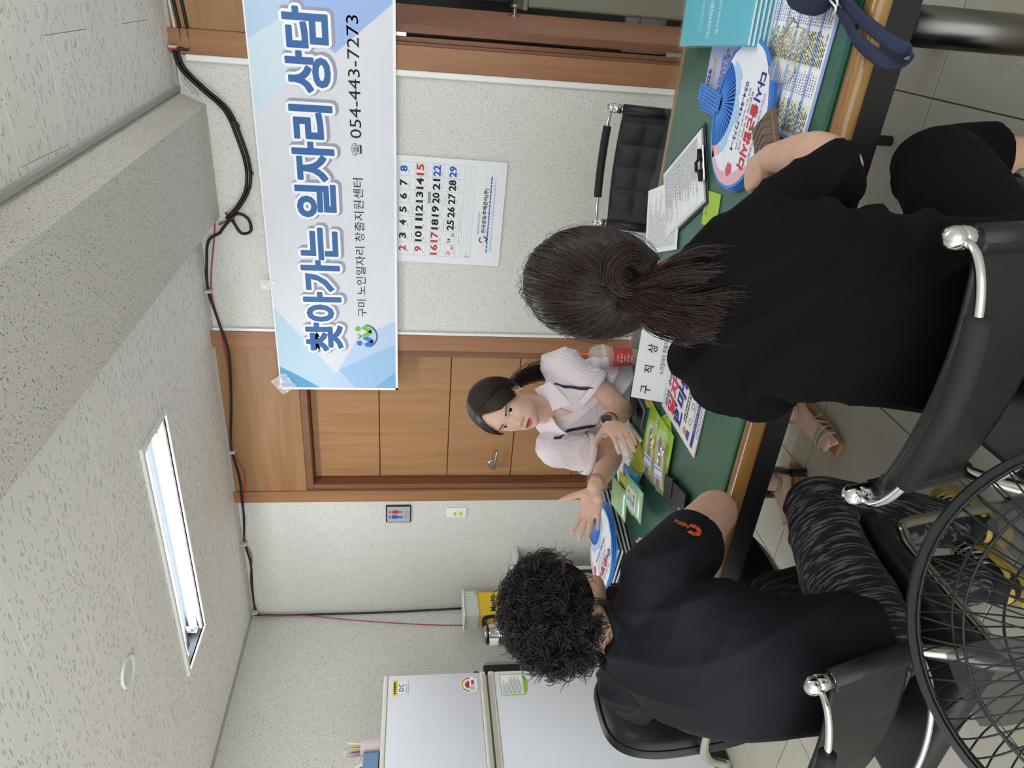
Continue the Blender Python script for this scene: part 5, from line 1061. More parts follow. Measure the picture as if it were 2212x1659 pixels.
def slerp_paths(n, C, HMr, rad, starts, end, k=12, bulge=.02, jit=.1, clump=0, lift=0, seed=1):
    """strands hugging an ellipsoid from start directions to an end direction (head-local dirs)"""
    r = np.random.default_rng(seed); out = []; R3 = np.array(HMr.to_3x3()); C = np.array(C); rad = np.array(rad)
    for i in range(n):
        d0 = np.array(starts(r)); d0 = d0/np.linalg.norm(d0); d1 = np.array(end)+r.normal(size=3)*jit; d1 /= np.linalg.norm(d1)
        om = math.acos(np.clip(d0@d1, -.999, .999)); t = np.linspace(0, 1, k)[:, None]
        p = (np.sin((1-t)*om)*d0+np.sin(t*om)*d1)/math.sin(om)
        ph = math.atan2(d0@np.array((0, .6, .8)), d0[0]); rr = 1+bulge*np.sin(np.pi*t)+clump*math.sin(ph*17+3*math.sin(ph*5))+r.normal()*.008+lift*(1-t)
        out.append((p*rr*rad)@R3.T+C)
    return out
m_under = M('hair_underlayer', '171211', .85, spec=.15)
m_hair1 = M('dark_brown_hair', '2c1f1b', .4, spec=.4); m_hair2 = M('brown_hair', '3b2a23', .4, spec=.4); m_hair3 = M('black_brown_hair', '1e1614', .4, spec=.4)
m_bk1 = M('black_hair', '191618', .38, spec=.6); m_bk2 = M('soft_black_hair', '262124', .4, spec=.6)
m_skin = M('fair_skin', 'dcb5a2', .5, var=((30, 30, 30), .3, .75), col2='d2a894'); m_skin.node_tree.nodes['Principled BSDF'].inputs['Subsurface Weight'].default_value = .15; m_skin.node_tree.nodes['Principled BSDF'].inputs['Subsurface Radius'].default_value = (.008, .003, .0015)
m_skin2 = M('light_tan_skin', 'd3aa93', .5, var=((30, 30, 30), .3, .75), col2='c99e86')
class Face:
    """drapes thin coloured patches over the face surface"""
    def __init__(s, v, f, HM, parent): s.b = BVHTree.FromPolygons([Vector(p) for p in v.tolist()], f); s.HM = HM; s.p = parent
    def pt(s, x, z, lift):
        o = s.HM @ Vector((x, .16, z)); d = (s.HM.to_3x3() @ Vector((0, -1, 0))).normalized(); h = s.b.ray_cast(o, d)
        return (h[0]-d*lift) if h[0] is not None else s.HM @ Vector((x, .08+lift, z))
    def strip(s, name, xs, lo, hi, mat, lift=.0006, m=4, smooth=True):
        mb = MB(); n = len(xs)
        for j in range(m+1):
            for i, x in enumerate(xs): z = lo[i]+(hi[i]-lo[i])*j/m; mb.v.append(s.pt(x, z, lift))
        for j in range(m):
            for i in range(n-1): a = j*n+i; mb.f.append((a+1, a, a+n, a+n+1)); mb.m.append(0)
        return mb.build(name, mat, s.p, smooth=smooth)
# ------------------------------------------------------------------ ponytailed person seen from behind
pp_ = thing('person', 'person with brown ponytail in a loose black top, seen from behind', 'person', (-.43, 1.0, 0))
HMp = Matrix.Translation((-.447, 1.15, 1.068)) @ RZ(8) @ RX(-14)
m_blk = M('black_jersey', '060607', .9, bump=(90, .05), spec=.2)
b = MB(); head(b, HMp)
limb(b, [(-.43, 1.08, 1.00), (-.435, 1.11, 1.07), (-.445, 1.14, 1.12)], [.055, .05, .052])
torso(b, [(-.43, 1.01, .62, .11, .07), (-.43, 1.0, .70, .12, .085), (-.425, 1.03, .88, .125, .08), (-.425, 1.06, .97, .11, .065), (-.425, 1.08, 1.03, .08, .06)])
limb(b, [(-.335, 1.065, .95), (-.262, 1.116, .885), (-.224, 1.145, .80)], [.038, .040, .040]); limb(b, [(-.224, 1.145, .80), (-.222, 1.25, .79), (-.26, 1.405, .79)], [.040, .042, .028])
limb(b, [(-.53, 1.04, .965), (-.60, 1.08, .89), (-.655, 1.16, .785)], [.038, .040, .040]); limb(b, [(-.655, 1.16, .785), (-.66, 1.30, .768), (-.60, 1.44, .758)], [.042, .040, .026])
for s, kx in ((1, -.245), (-1, -.60)):
    limb(b, [(-.43+s*.085, 1.03, .56), (kx, 1.20, .54), (kx, 1.35, .48)], [.064, .060, .048]); limb(b, [(kx, 1.35, .47), (kx+s*.01, 1.39, .28), (kx+s*.01, 1.36, .09)], [.048, .050, .034])
    b.tube([(kx+s*.01, 1.34, .04), (kx+s*.01, 1.42, .04), (kx+s*.015, 1.54, .025)], [(.032, .038), (.036, .034), (.034, .018)], 14, up=(0, 0, 1), sm=3, rnd=True)
hand.Zs = -1
hand(b, (-.265, 1.418, .791), (-.58, .82, -.03), (-.9, -.4, .1), [(48, 70, 45), (52, 72, 45), (55, 72, 45), (55, 70, 40)], spread=(.05, .02, -.02, -.05), thumb=(.55, .75, -.35), tc=.4)
hand.Zs = 1
hand(b, (-.595, 1.45, .758), (.45, .88, 0), (.85, -.4, .1), [(15, 25, 15)]*4)
v, n, f = remesh(b, .0042, 6); body = obj_np('body', v, f, m_skin2, pp_)
# top
b = MB()
torso(b, [(-.425, .995, .55, .183, .122), (-.425, .995, .64, .172, .118), (-.42, 1.003, .76, .165, .115), (-.42, 1.02, .88, .170, .115), (-.42, 1.05, .97, .170, .10), (-.42, 1.065, 1.025, .125, .080), (-.425, 1.085, 1.055, .075, .068)], rnd=False)
limb(b, [(-.35, 1.055, .99), (-.308, 1.082, .957), (-.262, 1.115, .885), (-.235, 1.142, .81)], [.050, .046, .050, .055])
limb(b, [(-.50, 1.04, 1.005), (-.552, 1.04, .975), (-.60, 1.075, .90), (-.645, 1.135, .815)], [.062, .066, .062, .060])
v, n, f = remesh(b, .0055, 8); v = folds(v, n, 1, [(1, .3, .8, 38, .014), (.2, .2, 1, 30, .013), (.8, -.4, -.5, 46, .011)], 3); obj_np('loose_top', v, f, m_blk, pp_)
# wide cropped trousers
b = MB(); torso(b, [(-.43, .995, .555, .13, .095), (-.43, .995, .60, .16, .110), (-.43, .995, .64, .155, .105)])
for s, kx in ((1, -.245), (-1, -.60)): limb(b, [(-.43+s*.085, 1.0, .555), (kx, 1.22, .54), (kx, 1.35, .485)], [.092, .084, .070]); b.tube([(kx, 1.35, .48), (kx+s*.005, 1.385, .40), (kx+s*.008, 1.39, .325)], [.071, .074, .078], 20, sm=3)
v, n, f = remesh(b, .007, 8); v = folds(v, n, 1, [(.2, 1, .2, 30, .006), (0, .2, 1, 25, .006)], 5); obj_np('wide_trousers', v, f, m_blk, pp_)
# hair: cap, combed strands, tied tail
C = HMp @ Vector((0, -.010, .118)); HRp = HMp.to_3x3().to_4x4(); TIE = np.array((.10, -.90, -.46)); rad = (.094, .112, .122)
cap = MB(); cap.ball(C, tuple(q*.985 for q in rad), 40, 26, mat=HRp); cap.build('hair_cap', m_under, pp_, smooth=True)
def st(r):
    while True:
        d = r.normal(size=3); d /= np.linalg.norm(d)
        if d[2] > -.75 and (d[1] > -.55 or r.random() < .25) and not (d[1] > .75 and d[2] < .1): return d
tie_w = np.array(C)+np.array(HRp.to_3x3())@(TIE/np.linalg.norm(TIE)*np.array(rad)*1.03)
P1 = slerp_paths(3400, C, HRp, rad, st, TIE, 13, .035, .05, .016, .0, 4)
strands(P1, .00135, 'combed_hair', [m_hair1, m_hair2, m_hair3, m_hair1], pp_, taper=False)
r = np.random.default_rng(9); P2 = []
cl_c = [(r.normal(size=3), r.uniform(0, 6), r.uniform(.7, 1.2)) for _ in range(46)]
for i in range(2300):
    k_ = int(r.integers(46)); cn, cph, cL = cl_c[k_]; grp = 0 if k_ < 27 else 1
    e = np.array((-.440, .985, 1.0)) if grp == 0 else np.array((-.368, 1.0, .99)); e = e+cn*(.024, .012, .022)+r.normal(size=3)*(.008, .006, .010)+np.array((0, 0, -.02*(cL-1)))
    o = tie_w+cn*(.007, .004, .007)+r.normal(size=3)*.003; mid = o*.55+e*.45+np.array((-.016 if grp == 0 else .030, -.036, .016))+cn*(.012, .008, .010)+r.normal(size=3)*.003
    tt = np.linspace(0, 1, 15)[:, None]; p = (1-tt)**2*o+2*tt*(1-tt)*mid+tt**2*e; p = p+np.sin(tt*8*cL+cph)*cn*.0055*tt+np.sin(tt*11+r.uniform(0, 6))*r.normal(size=3)*.0018*tt; P2.append(p)
for i in range(420):    # folded-over loop at the right of the tie
    a0 = r.uniform(-.5, .4); tt = np.linspace(0, 1, 12)[:, None]; c = tie_w+np.array((.040, -.004, .006)); rr = .026+r.normal()*.006; an = 3.1+a0+tt*(-4.2); P2.append(c+np.hstack([rr*np.cos(an)*1.1, r.normal()*.009+.012*np.sin(tt*3), rr*np.sin(an)])+r.normal(size=3)*.003)
strands(P2, .00085, 'ponytail', [m_hair2, m_hair1, m_hair2], pp_)
MB().tube([(tie_w[0]+.016*math.cos(a), tie_w[1]-.004+.006*math.sin(a), tie_w[2]+.016*math.sin(a)) for a in np.linspace(0, 6.283, 17)], .005, 8, caps=False).build('hair_tie', m_foam, pp_, smooth=True)
P3 = slerp_paths(160, C, HRp, rad, st, TIE, 14, .10, .4, .02, .05, 14); strands(P3, .0004, 'loose_hairs', [m_hair2], pp_)['kind'] = 'stuff'

# ------------------------------------------------------------------ curly haired person
pc_ = thing('person', 'person with short black curls, navy sport shirt and patterned trousers', 'person', (-1.2, .95, 0))
HMc = Matrix.Translation((-1.203, 1.098, 1.068)) @ RZ(-28) @ RX(-8)
b = MB(); head(b, HMc, ears=False)
limb(b, [(-1.21, 1.02, 1.01), (-1.207, 1.06, 1.08), (-1.205, 1.085, 1.14)], [.056, .052, .052])
torso(b, [(-1.19, .93, .625, .11, .07), (-1.20, .94, .72, .12, .085), (-1.21, .98, .90, .15, .10), (-1.212, 1.01, .99, .13, .08), (-1.212, 1.025, 1.03, .08, .06)])
limb(b, [(-1.075, 1.06, .96), (-1.056, 1.16, .88), (-1.075, 1.285, .768)], [.050, .058, .054]); limb(b, [(-1.075, 1.285, .768), (-1.18, 1.34, .768), (-1.30, 1.345, .765)], [.048, .042, .028])
limb(b, [(-1.37, 1.05, .97), (-1.455, 1.14, .87), (-1.47, 1.30, .775)], [.055, .05, .045]); limb(b, [(-1.47, 1.30, .775), (-1.50, 1.40, .768), (-1.50, 1.47, .762)], [.044, .04, .027])
hand.Zs = 1; hand(b, (-1.305, 1.345, .762), (-1, .1, 0), (.1, .9, .1), [(15, 25, 15)]*4); hand.Zs = -1; hand(b, (-1.50, 1.48, .762), (.1, 1, 0), (.9, .1, .1), [(15, 25, 15)]*4)
legs = (((-1.11, .92, .56), (-1.035, 1.25, .535), (-1.125, 1.285, .10), (-1.155, 1.40, .05)), ((-1.29, .93, .56), (-1.36, 1.27, .535), (-1.20, 1.16, .10), (-1.215, 1.29, .05)))
for h_, k_, a_, t_ in legs:
    limb(b, [tuple(np.array(h_)+(0, .03, .015)), tuple((np.array(h_)+k_)/2+(0, 0, .01)), k_], [.066, .066, .054]); limb(b, [k_, tuple((np.array(k_)*.6+np.array(a_)*.4)+(0, .01, 0)), a_], [.053, .052, .034])
    d = np.array(t_)-np.array(a_); b.tube([tuple(np.array(a_)-d*.25-(0, 0, .045)), tuple(np.array(a_)+d*.2-(0, 0, .038)), t_], [(.028, .030), (.032, .030), (.030, .018)], 14, up=(0, 0, 1), sm=3, rnd=True)
v, n, f = remesh(b, .0045, 6); body = obj_np('body', v, f, m_skin2, pc_); Fc = Face(v, f, HMc, pc_)
m_nvs = M('navy_sport_knit', '0c0f16', .75, bump=(200, .04), spec=.3)
b = MB()
torso(b, [(-1.176, .912, .565, .170, .112), (-1.178, .915, .61, .168, .112), (-1.187, .922, .70, .170, .118), (-1.195, .94, .83, .185, .13), (-1.205, .985, .93, .195, .12), (-1.21, 1.005, .99, .165, .098), (-1.212, 1.02, 1.035, .10, .075), (-1.21, 1.035, 1.068, .066, .064)], rnd=False)
limb(b, [(-1.12, 1.03, 1.01), (-1.062, 1.055, .985), (-1.05, 1.11, .925)], [.065, .080, .078]); b.tube([(-1.05, 1.09, .945), (-1.053, 1.13, .905), (-1.058, 1.168, .868)], [.079, .078, .077], 22, sm=3)
limb(b, [(-1.30, 1.03, 1.015), (-1.375, 1.045, .99), (-1.43, 1.09, .92)], [.065, .078, .076]); b.tube([(-1.425, 1.09, .925), (-1.455, 1.14, .86)], [.077, .076], 22)
v, n, f = remesh(b, .0055, 8); v = folds(v, n, 1, [(.2, .5, .9, 36, .013), (1, .2, .3, 34, .012), (.6, -.4, .7, 50, .011)], 8); sh = obj_np('sport_shirt', v, f, m_nvs, pc_)
bvs = BVHTree.FromPolygons([Vector(p) for p in v.tolist()], f)
# collar band
MB().tube([(-1.21+.070*math.cos(a), 1.040+.066*math.sin(a), 1.073+.012*math.sin(a)) for a in np.linspace(0, 6.283, 33)], [(.006, .018)]*33, 8, caps=False, up=(0, .2, 1)).build('collar', m_nvs, sh, smooth=True)
# orange emblem and word on the sleeve, draped on the cloth
ctr = Vector((-.992, 1.105, .912)); ctr_n = Vector((.80, -.45, .25)).normalized(); ua = Vector((-.016, .15, -.157)).normalized(); up_ = -ua; rt = up_.cross(ctr_n).normalized(); up_ = ctr_n.cross(rt)
def drape(mb):
    o = MB(); o.f = mb.f; o.m = mb.m
    for x, y, z in mb.v:
        q = ctr+rt*x+up_*y; h = bvs.ray_cast(q+ctr_n*.12, -ctr_n); o.v.append(tuple((h[0] if h[0] is not None else q)+ctr_n*.0012))
    return o
m_or = M('orange_print', 'd8562a', .6); em = MB()
for k in range(4): ring2(em, 0, -.012, .006, .0165, 62+k*72, 62+k*72+66, 8)
drape(em).build('emblem', m_or, sh); tx = MB(); put_text(tx, 'NEPA', .030, -.010, .0105, bold=.03, res=2); drape(tx).build('lettering', m_or, sh)
# patterned trousers
m_pt = M('streaked_trousers', '121214', .8); nt = m_pt.node_tree; bs = nt.nodes['Principled BSDF']; tc = nt.nodes.new('ShaderNodeTexCoord'); mp = nt.nodes.new('ShaderNodeMapping'); mp.inputs['Scale'].default_value = (26, 190, 14); mp.inputs['Rotation'].default_value = (0, 0, -.3)
nn_ = nt.nodes.new('ShaderNodeTexNoise'); nn_.inputs['Scale'].default_value = 1; nn_.inputs['Detail'].default_value = 2; rp = nt.nodes.new('ShaderNodeValToRGB'); rp.color_ramp.elements[0].position = .52; rp.color_ramp.elements[0].color = lin('0e0e10'); rp.color_ramp.elements[1].position = .60; rp.color_ramp.elements[1].color = lin('5c5a60')
nt.links.new(tc.outputs['Object'], mp.inputs[0]); nt.links.new(mp.outputs[0], nn_.inputs['Vector']); nt.links.new(nn_.outputs[0], rp.inputs[0]); nt.links.new(rp.outputs[0], bs.inputs['Base Color'])
b = MB(); torso(b, [(-1.20, .915, .57, .13, .095), (-1.19, .915, .60, .155, .110), (-1.185, .915, .63, .15, .105)])
for h_, k_, a_, t_ in legs:
    h_, k_, a_ = np.array(h_), np.array(k_), np.array(a_); limb(b, [h_, (h_+k_)/2+(0, 0, .01), k_], [.095, .088, .074]); limb(b, [k_, k_*.5+a_*.5, a_+(0, 0, .035)], [.074, .072, .064])
v, n, f = remesh(b, .006, 8); v = folds(v, n, 1, [(.3, 1, .3, 32, .006), (0, .3, 1, 30, .005)], 12); obj_np('patterned_trousers', v, f, m_pt, pc_)
# striped socks and yellow clogs
m_yc = M('yellow_foam', 'b9a04a', .6); m_sk = M('black_sock', '161616', .8); m_sw = M('white_sock_stripe', 'c9c7c0', .8)
for (h_, k_, a_, t_), nm in zip(legs, (0, 1)):
    a_, t_ = np.array(a_), np.array(t_); d = (t_-a_)*(1, 1, 0); d /= np.linalg.norm(d); sd = np.array((d[1], -d[0], 0))
    sk_ = MB().tube([tuple(a_+(0, 0, .06)), tuple(a_+(0, 0, .0)), tuple(a_-d*.012-(0, 0, .045))], [.044, .044, .042], 16, rnd=True).tube([tuple(a_-d*.030-(0, 0, .040)), tuple(a_+d*.02-(0, 0, .035)), tuple(a_+d*.10-(0, 0, .055))], [(.044, .046), (.044, .048), (.040, .036)], 16, up=(d[0], d[1], .3), sm=4, rnd=True).build('sock', m_sk, pc_, smooth=True)
    for q in range(5): c = a_+d*(.012+.022*q)-(0, 0, .028+.006*q); MB().tube([tuple(c+sd*.0415*math.cos(w)+np.array((0, 0, 1))*.046*math.sin(w)*(1-.08*q)+d*.01*math.sin(w)) for w in np.linspace(-.3, 3.44, 15)], .0035, 6).build('sock_stripe', m_sw, sk_, smooth=True)
    b = MB(); base = a_*(1, 1, 0); L_ = lambda y, z: tuple(base+d*y+(0, 0, z))
    b.tube([L_(-.07, .016), L_(0, .016), L_(.10, .016), L_(.165, .016)], [(.034, .016), (.038, .016), (.047, .016), (.036, .016)], 20, up=(0, 0, 1), sm=4, rnd=True)
    cl_ = b.build('clog_sole', m_yc, pc_, smooth=True)
    b = MB(); b.tube([L_(.055, .045), L_(.10, .042), L_(.145, .034), L_(.17, .026)], [(.046, .036), (.048, .032), (.042, .024), (.028, .014)], 20, up=(0, 0, 1), sm=4, rnd=True); b.build('clog_upper', m_yc, cl_, smooth=True)
    MB().tube([tuple(base+d*.05+sd*.046+(0, 0, .05)), tuple(base-d*.03+sd*.045+(0, 0, .06)), tuple(base-d*.075+(0, 0, .066)), tuple(base-d*.03-sd*.045+(0, 0, .06)), tuple(base+d*.05-sd*.046+(0, 0, .05))], [(.003, .009)]*5, 8, up=(0, 0, 1), sm=5).build('clog_strap', m_yc, cl_, smooth=True)
    mb = MB(); [mb.ball(base+d*(.085+.022*i)+sd*(.018*j)+np.array((0, 0, .077-.006*i-.004*abs(j))), .004, 8, 5) for i in range(3) for j in (-1, 0, 1)]; mb.build('vent_hole', m_blackp, cl_)
# curls
C = HMc @ Vector((0, -.005, .120)); HRc = HMc.to_3x3().to_4x4(); rad = (.082, .107, .108); R3 = np.array(HRc.to_3x3())
MB().ball(C, tuple(q*1.0 for q in rad), 36, 24, mat=HRc).build('hair_cap', m_under, pc_, smooth=True)
r = np.random.default_rng(21); P = []; ncl = 0
while ncl < 620:
    d = r.normal(size=3); d /= np.linalg.norm(d)
    if d[2] < -.72 or (d[1] > .45 and d[2] < .25) or (d[2] < -.35 and d[1] > .05): continue
    ncl += 1; base = d*np.array(rad)*.97; nrm = d; tg = np.cross(nrm, r.normal(size=3)); tg /= np.linalg.norm(tg); tg = tg*.75+np.array((0, -.2, -.4)); tg /= np.linalg.norm(tg); bn_ = np.cross(nrm, tg)
    L = r.uniform(.035, .065); cr = r.uniform(.006, .012); turns = r.uniform(.6, 1.25); ph = r.uniform(0, 6.28); t = np.linspace(0, 1, 16)[:, None]
    for q in range(9):
        o = r.normal(size=3)*.0032; k = 1+r.normal()*.12; c2 = ph+r.normal()*.12
        p = base+o+nrm*(.004+.018*np.sin(t*2.2)*k)+tg*L*t*.8*k+(np.cos(c2+t*turns*6.28)*nrm*.75+np.sin(c2+t*turns*6.28)*bn_)*cr*np.minimum(1, t*2.5)+o*t*1.2
        P.append(p@R3.T+np.array(C))
strands(P, .0011, 'curls', [m_bk1, m_bk2, m_bk1], pc_)
P = []
for i in range(90):
    d = r.normal(size=3); d[2] = abs(d[2])*.8-.2; d /= np.linalg.norm(d); tg = np.cross(d, r.normal(size=3)); tg /= np.linalg.norm(tg); bn_ = np.cross(d, tg); t = np.linspace(0, 1, 18)[:, None]; ph = r.uniform(0, 6)
    P.append((d*np.array(rad)*1.05+d*t*.030+tg*.03*t+(np.cos(ph+t*9)*d+np.sin(ph+t*9)*bn_)*.009*t)@R3.T+np.array(C))
strands(P, .0005, 'flyaway_hairs', [m_bk2], pc_)['kind'] = 'stuff'
# spectacles
m_pl = M('plum_frame', '4a1f33', .3); HL = lambda x, y, z: HMc @ Vector((x, y, z))
for s in (-1, 1):
    rm = MB().tube([HL(s*.032+.026*math.cos(a), .093-.004*abs(s*.032+.026*math.cos(a))/.05, .105+.019*math.sin(a)) for a in np.linspace(0, 6.283, 25)], .0018, 8, caps=False).build('spectacle_rim', m_pl, pc_, smooth=True)
    MB().tube([HL(s*.058, .088, .112), HL(s*.076, .07, .112), HL(s*.079, .0, .110)], [(.0014, .004)]*3, 8, up=(0, 0, 1)).build('spectacle_temple', m_pl, rm, smooth=True)
MB().tube([HL(-.008, .096, .108), HL(0, .100, .111), HL(.008, .096, .108)], .0018, 8, sm=3).build('spectacle_bridge', m_pl, pc_, smooth=True)
# ------------------------------------------------------------------ person across the table, palm raised
pq_ = thing('person', 'talking person in pale pink striped shirt with a raised open palm', 'person', (-1.3, 2.2, 0))
fw = Vector((.02, -1, -.10)).normalized(); up0 = Vector((.20, .02, 1)); rg = fw.cross(up0).normalized(); upv = rg.cross(fw)
R_ = Matrix((rg, fw, upv)).transposed(); eye = Vector((-1.202, 1.893, 1.199)); HMq = Matrix.Translation(eye-R_ @ Vector((0, .078, .1105))) @ R_.to_4x4()
b = MB(); head(b, HMq)
nb = HMq @ Vector((0, -.025, .04)); limb(b, [(-1.275, 2.10, 1.03), (-1.258, 2.055, 1.075), tuple(nb)], [.060, .050, .050])
torso(b, [(-1.33, 2.32, .56, .13, .09, (0, -1, .2)), (-1.31, 2.25, .72, .125, .09), (-1.29, 2.17, .90, .135, .085), (-1.28, 2.12, .99, .12, .07), (-1.275, 2.10, 1.03, .07, .055)])
LS, LE, LW = (-1.135, 2.165, 1.00), (-1.262, 2.055, .778), (-1.200, 1.885, .876)
RS, RE, RW = (-1.405, 2.035, 1.01), (-1.445, 2.03, .792), (-1.405, 1.812, .908)
limb(b, [LS, tuple(np.array(LS)*.5+np.array(LE)*.5+(.02, .01, 0)), LE], [.047, .043, .038]); limb(b, [LE, tuple(np.array(LE)*.6+np.array(LW)*.4), LW], [.038, .038, .025])
limb(b, [RS, tuple(np.array(RS)*.5+np.array(RE)*.5+(-.01, .01, 0)), RE], [.047, .043, .038]); limb(b, [RE, tuple(np.array(RE)*.6+np.array(RW)*.4), RW], [.038, .038, .026])
Yd = (-.146, -.132, .050); Xd = (-.031, .026, .053); hand.Zs = 1
hand.Zs = 1 if Vector(Xd).cross(Vector(Yd)).dot(Vector((-.6, .75, -.2))) > 0 else -1
hand(b, RW, Yd, Xd, [(4, 8, 6), (2, 6, 5), (4, 8, 6), (8, 10, 6)], spread=(.16, .03, -.10, -.30), thumb=(.93, .36, -.05), tc=.05, sc=1.06)
Yd = (.02, -.150, -.036); Xd = (-.20, .0, 1); hand.Zs = 1 if Vector(Xd).cross(Vector(Yd)).dot(Vector((.9, -.2, .2))) > 0 else -1
hand(b, LW, Yd, Xd, [(10, 18, 10), (14, 20, 12), (20, 25, 14), (26, 28, 14)], spread=(.20, .06, -.08, -.2), thumb=(.85, .5, -.1), tc=.1)
f1 = ((-1.26, 2.30, .53), (-1.24, 1.98, .52), (-1.305, 2.12, .10), (-1.33, 1.915, .035)); f2 = ((-1.40, 2.30, .53), (-1.45, 1.99, .52), (-1.61, 2.09, .10), (-1.735, 1.995, .035))
for h_, k_, a_, t_ in (f1, f2):
    h_, k_, a_, t_ = map(np.array, (h_, k_, a_, t_)); limb(b, [h_, (h_+k_)/2, k_], [.066, .060, .05]); limb(b, [k_, k_*.6+a_*.4+(0, .02, 0), a_], [.05, .05, .033])
    d = (t_-a_)*(1, 1, 0); d /= np.linalg.norm(d); sd = np.array((d[1], -d[0], 0)); bs_ = a_*(1, 1, 0)
    b.tube([tuple(bs_-d*.045+(0, 0, .055)), tuple(bs_+(0, 0, .068)), tuple(bs_+d*.07+(0, 0, .060)), tuple(bs_+d*.145+(0, 0, .044)), tuple(bs_+d*.175+(0, 0, .040))], [(.026, .030), (.030, .038), (.034, .030), (.040, .017), (.036, .012)], 16, up=(0, 0, 1), sm=3, rnd=True)
    for q in range(5): b.tube([tuple(bs_+d*(.165-.005*q)+sd*(-.030+.0155*q)*(1 if a_[0] > -1.5 else -1)+(0, 0, .040)), tuple(bs_+d*(.205-.010*q)+sd*(-.033+.0165*q)*(1 if a_[0] > -1.5 else -1)+(0, 0, .036))], [.0105-.0012*q, .009-.0012*q], 10, rnd=True)
v, n, f = remesh(b, .0031, 4, .45); body = obj_np('body', v, f, m_skin, pq_); Fq = Face(v, f, HMq, pq_)
# face details
m_lip = M('lip_rose', 'b5505c', .4); m_eyew = M('eye_white', 'd9d4d0', .3); m_iris = M('dark_iris', '1a100c', .2); m_brow = M('brow_brown', '54403a', .8); m_lid = M('lid_line', '2c1c18', .7); m_mouth = M('mouth_dark', '4a1a20', .6); m_nost = M('nostril', '6d4036', .7)
for s in (-1, 1):
    t = np.linspace(-1, 1, 15); xs = s*.0315+.0160*t; up_e = .1105+.0064*(1-np.abs(t)**2.2)*(1+.0*t); lo_e = .1105-.0042*(1-np.abs(t)**2); tilt = .0012*t*s; up_e += tilt; lo_e += tilt
    if s < 0: pass
    Fq.strip('eye', xs, lo_e, up_e, m_eyew, .0006); 
    ti = np.linspace(-1, 1, 11); xi = s*.0315+.0062*ti-.001; zi_u = .1112+.0068*np.sqrt(np.maximum(0, 1-ti**2)); zi_l = .1112-.0062*np.sqrt(np.maximum(0, 1-ti**2)); cu = np.interp(xi, np.sort(xs), up_e[np.argsort(xs)]); cl_ = np.interp(xi, np.sort(xs), lo_e[np.argsort(xs)])
    Fq.strip('iris', xi, np.maximum(zi_l, cl_), np.minimum(zi_u, cu), m_iris, .0011)
    Fq.strip('eyelid', xs*1.0, up_e-.0002, up_e+.0016*(1-.5*np.abs(t)), m_lid, .0013, 2)
    tb_ = np.linspace(0, 1, 12); xb = s*(.015+.034*tb_); zb_ = .1265+.0055*np.sin(tb_*2.2)-.003*tb_; wb_ = .0036*(1-.6*tb_); Fq.strip('eyebrow', xb, zb_-wb_, zb_+wb_, m_brow, .0007, 2)
    tn = np.linspace(-1, 1, 7); Fq.strip('nostril', s*.0085+.0035*tn, .0655-.0012*(1-tn**2), .0655+.0020*(1-tn**2), m_nost, .0006, 2)
t = np.linspace(-1, 1, 19); xm = .0225*t; mid = .0470-.0012*np.abs(t)
Fq.strip('upper_lip', xm, mid+.0015*(1-t**2), mid+.0018*(1-t**2)+.0062*(1-np.abs(t)**1.8)*(1-.22*np.exp(-(t/.18)**2)), m_lip, .0009)
Fq.strip('mouth_opening', xm*.9, mid-.0026*(1-t**2), mid+.0020*(1-t**2), m_mouth, .0008, 3)
Fq.strip('lower_lip', xm*.92, mid-.0022*(1-t**2)-.0080*(1-t**2)**.8, mid-.0022*(1-t**2), m_lip, .0009)
# shirt
m_sh = M('pink_stripe_cotton', 'd9c6cd', .75); nt = m_sh.node_tree; bs = nt.nodes['Principled BSDF']; tc = nt.nodes.new('ShaderNodeTexCoord'); wv = nt.nodes.new('ShaderNodeTexWave'); wv.inputs['Scale'].default_value = 62; wv.inputs['Distortion'].default_value = .6; wv.bands_direction = 'X'
rp = nt.nodes.new('ShaderNodeValToRGB'); rp.color_ramp.elements[0].color = lin('dccbd2'); rp.color_ramp.elements[0].position = .55; rp.color_ramp.elements[1].color = lin('eee7ea'); rp.color_ramp.elements[1].position = .8
nt.links.new(tc.outputs['Object'], wv.inputs['Vector']); nt.links.new(wv.outputs[0], rp.inputs[0]); nt.links.new(rp.outputs[0], bs.inputs['Base Color'])
b = MB()
torso(b, [(-1.325, 2.31, .56, .160, .125, (0, -1, .2)), (-1.315, 2.265, .68, .155, .12), (-1.295, 2.19, .86, .158, .112), (-1.283, 2.135, .97, .150, .095), (-1.277, 2.11, 1.025, .115, .075), (-1.272, 2.10, 1.055, .070, .055)], rnd=False)
def sleeve(S, E, k0, k1, r0, r1):
    S, E = np.array(S), np.array(E); limb(b, [S*.8+np.array((-1.277, 2.11, 1.0))*.2, S, S*(1-k0)+E*k0], [.055, .066, r0]); b.tube([tuple(S*(1-k0)+E*k0), tuple(S*(1-k1)+E*k1)], [r0, r1], 22)
sleeve(LS, LE, .35, .56, .068, .071); sleeve(RS, RE, .35, .60, .066, .070)
v, n, f = remesh(b, .0045, 6); v = folds(v, n, 1, [(.8, .2, .6, 44, .010), (-.5, .3, .8, 52, .009), (.3, .9, .3, 40, .006)], 31); sh = obj_np('striped_shirt', v, f, m_sh, pq_)
for S, E, k in ((LS, LE, .56), (RS, RE, .60)):
    S, E = Vector(S), Vector(E); c = S.lerp(E, k-.035); a = (E-S).normalized(); o1 = a.orthogonal().normalized(); o2 = a.cross(o1); MB().tube([c+(o1*math.cos(w)+o2*math.sin(w))*.0725 for w in np.linspace(0, 6.283, 33)], [(.004, .014)]*33, 8, caps=False, up=a).build('sleeve_cuff', m_sh, sh, smooth=True)
bq = BVHTree.FromPolygons([Vector(p) for p in v.tolist()], f)
